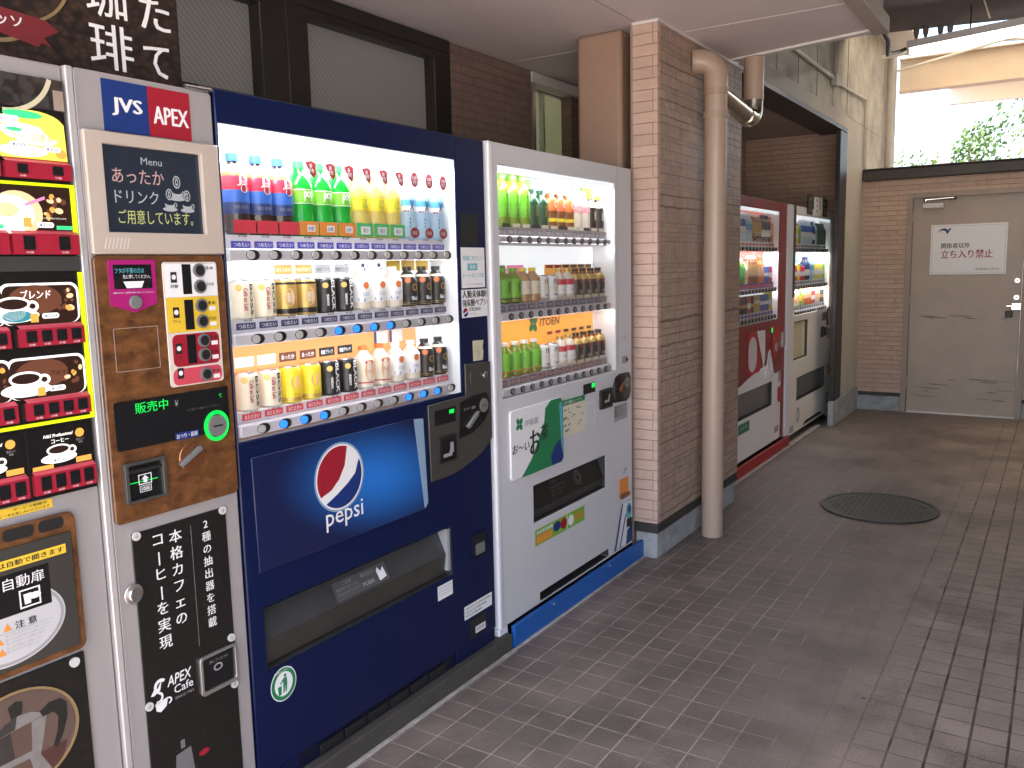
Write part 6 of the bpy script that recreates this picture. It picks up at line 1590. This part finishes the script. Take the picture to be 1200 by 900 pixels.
kind('premium', 'drink_bottle', 'black coffee bottle with gold ring label', 'pet', 0.132, 0.0330, 'lab_black', 'lab_black', [(0.04, 0.10, 'lab_gold'), (0.10, 0.74, 'lab_black'), (0.74, 0.80, 'lab_cream')], [('Black', -0.004, 0.020, 0.16, 0.26, 'print_white', False)], [([(0.010 + 0.011 * math.cos(R(a)), 0.48 + 0.09 * math.sin(R(a))) for a in range(0, 360, 20)], 'lab_gold'), ([(0.010 + 0.007 * math.cos(R(a)), 0.48 + 0.06 * math.sin(R(a))) for a in range(0, 360, 20)], 'lab_black'), ([(-0.016 + 0.010 * math.cos(R(a)), 0.66 + 0.075 * math.sin(R(a))) for a in range(0, 360, 20)], 'lab_orange')])
kind('fruit', 'drink_bottle', 'white bottle with red fruit label', 'pet', 0.134, 0.0330, 'liq_milk', 'lab_orange', [(0.06, 0.16, 'lab_red'), (0.16, 0.68, 'lab_cream')], [('りんご', -0.004, 0.018, 0.36, 0.46, 'lab_red', False)], [([(0.006 + 0.018 * math.cos(R(a)), 0.42 + 0.24 * math.sin(R(a))) for a in range(0, 360, 20)], 'lab_peach'), ([(0.006 + 0.017 * math.cos(R(a)), 0.62 + 0.05 * math.sin(R(a))) for a in range(0, 360, 20)], 'lab_red')])
kind('tea', 'tea_bottle', 'lime green tea bottle with black lettering', 'pet', 0.205, 0.0358, 'liq_tea', 'lab_lime', [(0.04, 0.80, 'lab_lime'), (0.80, 0.88, 'lab_yellow')], [('おーいお茶', 0.000, 0.011, 0.20, 0.62, 'print_black', True)], [([(0.006 + 0.008 * math.cos(R(a)), 0.70 + 0.045 * math.sin(R(a))) for a in range(0, 360, 20)], 'lab_gold')])
kind('strong', 'tea_bottle', 'dark green strong tea bottle', 'pet', 0.160, 0.0330, 'lab_darkgreen', 'lab_darkgreen', [(0.04, 0.82, 'lab_darkgreen')], [('濃茶', 0.002, 0.014, 0.3, 0.62, 'lab_gold', False)])
kind('barley', 'tea_bottle', 'amber tea bottle with orange label', 'pet', 0.170, 0.0358, 'liq_amber', 'lab_white', [(0.06, 0.28, 'lab_yellow'), (0.46, 0.76, 'lab_orange')], [('C', 0.000, 0.018, 0.54, 0.72, 'print_white', False)], waist=0.03)
kind('peach', 'drink_bottle', 'pale pink peach drink bottle', 'pet', 0.175, 0.0358, 'liq_milk', 'lab_white', [(0.46, 0.62, 'lab_pink'), (0.62, 0.76, 'lab_cream')], [('もも', -0.002, 0.018, 0.48, 0.60, 'print_white', False)])
kind('coffee', 'drink_bottle', 'tall dark coffee bottle with brown cap', 'pet', 0.165, 0.0315, 'liq_cola', 'lab_gold', [(0.12, 0.66, 'lab_black'), (0.66, 0.82, 'lab_cream')], [('珈琲', 0.0, 0.014, 0.3, 0.55, 'lab_cream', False)])
kind('hottea', 'tea_bottle', 'small bright green tea bottle', 'pet', 0.140, 0.0340, 'liq_tea', 'lab_lime', [(0.18, 0.70, 'lab_lime'), (0.02, 0.16, 'lab_black')], [('お茶', 0.000, 0.014, 0.30, 0.62, 'print_black', False)])
kind('warmtea', 'tea_bottle', 'green tea bottle with white cap, orange base', 'pet', 0.138, 0.0340, 'liq_tea', 'lab_white', [(0.02, 0.18, 'lab_orange'), (0.18, 0.70, 'lab_lime')], [('おーいお茶', 0.000, 0.012, 0.22, 0.66, 'print_black', True)])
kind('cocoa', 'drink_bottle', 'tan milk tea bottle with yellow cap', 'pet', 0.140, 0.0340, 'liq_tan', 'lab_yellow', [(0.24, 0.62, 'lab_cream')], [('ティー', -0.004, 0.016, 0.36, 0.48, 'liq_tan', False)])
kind('latte', 'drink_can', 'white latte can with dark emblem', 'can', 0.108, 0.0320, 'lab_white', None, [(0.06, 0.90, 'lab_white'), (0.05, 0.12, 'lab_cream')], [('Latte', -0.006, 0.014, 0.20, 0.30, 'print_black', False)], [([(0.000 + 0.010 * math.cos(R(a)), 0.52 + 0.16 * math.sin(R(a))) for a in range(0, 360, 20)], 'lab_cream'), ([(-0.008, 0.66), (0.010, 0.66), (0.008, 0.84), (-0.006, 0.84)], 'lab_black')])
kind('berry', 'drink_bottle', 'white bottle with a wine red band', 'pet', 0.132, 0.0330, 'liq_milk', 'lab_gold', [(0.06, 0.48, 'lab_white'), (0.48, 0.66, 'lab_red')], [('ジンジャー', -0.006, 0.016, 0.26, 0.36, 'print_black', False)])
kind('tully', 'drink_bottle', 'black coffee bottle with amber shoulder', 'pet', 0.134, 0.0335, 'liq_amber', 'lab_black', [(0.08, 0.62, 'lab_black'), (0.02, 0.08, 'lab_gold'), (0.62, 0.80, 'lab_gold')], [('COFFEE', -0.004, 0.020, 0.16, 0.26, 'lab_cream', False)], [([(0.006 + 0.007 * math.cos(R(a)), 0.56 + 0.06 * math.sin(R(a))) for a in range(0, 360, 20)], 'lab_red')])

def place(key, x, u, z, label, group):
    name, desc, body, kids = KINDS[key]
    o = link(name, body, None, 0, label, 'can' if name == 'drink_can' else 'bottle', group, None, (x, u, z), R(70))
    for nm, me in kids:
        link(nm, me, o)
    return o

def fill(keys, pos, plane, z, where, machine, group):
    pos = [u * 1.0076 for u in pos]           # the drinks stand a little behind the strip the spacing was read on
    names = [KINDS[k][1] for k in keys]
    for i, (k, u) in enumerate(zip(keys, pos)):
        same = [j for j, q in enumerate(keys) if q == k]
        lab = names[i] + (', ' + ORD[same.index(i)] + ' of ' + str(len(same)) if len(same) > 1 else '') + ', ' + where + ' shelf, ' + machine
        place(k, plane - 0.066, u, z, lab, group)

GB = 'drinks in the navy blue machine'
fill(['cola'] * 3 + ['pop'] * 3 + ['lemon'] * 3 + ['water'] * 3, BPOS, NX, 1.6015, 'top', 'navy machine', GB)
fill(['cream'] * 2 + ['gold'] * 2 + ['black'] * 2 + ['milk'] * 3 + ['premium'] * 3, BPOS, NX, 1.3815, 'middle', 'navy machine', GB)
fill(['cream'] * 2 + ['yellow'] * 2 + ['black'] * 2 + ['fruit'] * 2 + ['milk'] * 2 + ['premium'] * 2, BPOS, NX, 1.1355, 'bottom', 'navy machine', GB)
GW = 'drinks in the white tea machine'
fill(['tea'] * 3 + ['strong'] * 2 + ['barley'] * 3 + ['peach'] * 2 + ['coffee'] * 2, WPOS, NX, 1.6565, 'top', 'tea machine', GW)
fill(['hottea'] * 2 + ['cocoa'] * 2 + ['latte'] * 2 + ['berry'] * 2 + ['tully'] * 4, WPOS, NX, 1.3605, 'middle', 'tea machine', GW)
fill(['warmtea'] * 4 + ['latte'] * 2 + ['berry'] * 2 + ['tully'] * 4, WPOS, NX, 1.0705, 'bottom', 'tea machine', GW)

# small drinks of the alcove machines: one mesh each
SMALL = {}
def small(key, name, shape, h, r, liquid, bands, cap=None):
    prof = pet(h, r) if shape == 'pet' else can(h, r)
    sh = [lathe(prof, liquid, 12)]
    for a, b, m_ in bands:
        zs = sorted({a * h, b * h, *[z for _, z in prof if a * h < z < b * h]})
        v, f, _ = lathe([(radius_at(prof, z) + 0.0008, z) for z in zs], m_, 12)
        sh.append((v, f[:-2], m_))
    sh.append(lathe([(r * 0.47, 0.90 * h), (r * 0.45, h)], cap, 12) if shape == 'pet' else lathe([(r * 0.89, 0.962 * h), (r * 0.80, h)], 'can_rim', 12))
    SMALL[key] = (name, mesh_from(sh, name, False))
small('bluebottle', 'blue and white bottle', 'pet', 0.205, 0.034, 'pet_clear', [(0.3, 0.5, 'lab_white'), (0.5, 0.76, 'lab_blue')], 'lab_white')
small('clear', 'clear water bottle', 'pet', 0.205, 0.034, 'liq_clear', [(0.4, 0.6, 'lab_sky')], 'lab_white')
small('brown', 'brown tea bottle', 'pet', 0.20, 0.034, 'liq_amber', [(0.3, 0.7, 'lab_gold')], 'lab_white')
small('navy', 'navy labelled bottle', 'pet', 0.20, 0.034, 'liq_cola', [(0.2, 0.45, 'lab_white'), (0.45, 0.78, 'lab_navy')], 'lab_navy')
small('orange', 'orange juice bottle', 'pet', 0.19, 0.034, 'lab_orange', [(0.3, 0.65, 'lab_peach')], 'lab_orange')
small('green', 'green tea bottle', 'pet', 0.185, 0.034, 'liq_tea', [(0.2, 0.7, 'lab_green')], 'lab_white')
small('dark', 'dark green tea bottle', 'pet', 0.19, 0.036, 'lab_darkgreen', [(0.2, 0.75, 'lab_darkgreen')], 'lab_darkgreen')
small('pale', 'pale milk bottle', 'pet', 0.16, 0.032, 'liq_milk', [(0.2, 0.6, 'lab_peach')], 'lab_white')
small('blackcan', 'black coffee can', 'can', 0.125, 0.031, 'lab_black', [(0.35, 0.55, 'lab_gold')])
small('redcan', 'red can', 'can', 0.125, 0.031, 'lab_red', [(0.3, 0.6, 'lab_white')])
small('goldcan', 'gold coffee can', 'can', 0.125, 0.031, 'lab_gold', [(0.5, 0.7, 'lab_cream')])
small('bluecan', 'blue can', 'can', 0.125, 0.031, 'lab_blue', [(0.4, 0.6, 'lab_white')])
small('yellowcan', 'yellow can', 'can', 0.14, 0.034, 'lab_yellow', [(0.3, 0.6, 'lab_white')])
small('limecan', 'lime green can', 'can', 0.14, 0.034, 'lab_lime', [(0.3, 0.6, 'lab_yellow')])

def fill_small(keys, u0, du, z, where, machine, group):
    for i, k in enumerate(keys):
        nm, me = SMALL[k]
        same = [j for j, q in enumerate(keys) if q == k]
        o = link('drink_can' if 'can' in k else 'drink_bottle', me, None, 0, 'small ' + nm + (', ' + ORD[same.index(i)] + ' of ' + str(len(same)) if len(same) > 1 else '') + ', ' + where + ' shelf, ' + machine, 'can' if 'can' in k else 'bottle', group, None, (FX - 0.052, u0 + du * i, z), R(90))
GR = 'drinks in the red machine'
fill_small(['bluebottle'] * 4 + ['clear'] * 2 + ['brown'] * 3 + ['navy'] * 3 + ['orange'], 5.74, 0.0755, 1.6490, 'top', 'red machine', GR)
fill_small(['green'] * 4 + ['pale'] + ['brown'] * 3 + ['orange'] * 2 + ['bluecan'] * 2 + ['redcan'], 5.74, 0.0755, 1.3470, 'middle', 'red machine', GR)
fill_small(['goldcan'] * 2 + ['blackcan'] * 3 + ['redcan'] + ['blackcan'] + ['goldcan'] * 2 + ['bluecan'] * 3 + ['yellowcan'], 5.74, 0.0755, 1.1370, 'bottom', 'red machine', GR)
GQ = 'drinks in the worn white machine'
fill_small(['yellowcan'] * 2 + ['green'] + ['bluebottle'] * 5 + ['navy'] + ['clear'] + ['dark'] * 4, 7.30, 0.081, 1.6490, 'top', 'worn machine', GQ)
fill_small(['orange', 'redcan', 'yellowcan'] + ['redcan'] * 2 + ['navy'] * 2 + ['clear'] * 2 + ['yellowcan'] * 4 + ['limecan'], 7.30, 0.081, 1.3400, 'middle', 'worn machine', GQ)
fill_small(['pale'] * 3 + ['limecan'] + ['pale'] + ['orange'] * 3 + ['redcan'] * 2 + ['pale'] * 2 + ['blackcan'] * 2, 7.30, 0.081, 1.1230, 'bottom', 'worn machine', GQ)
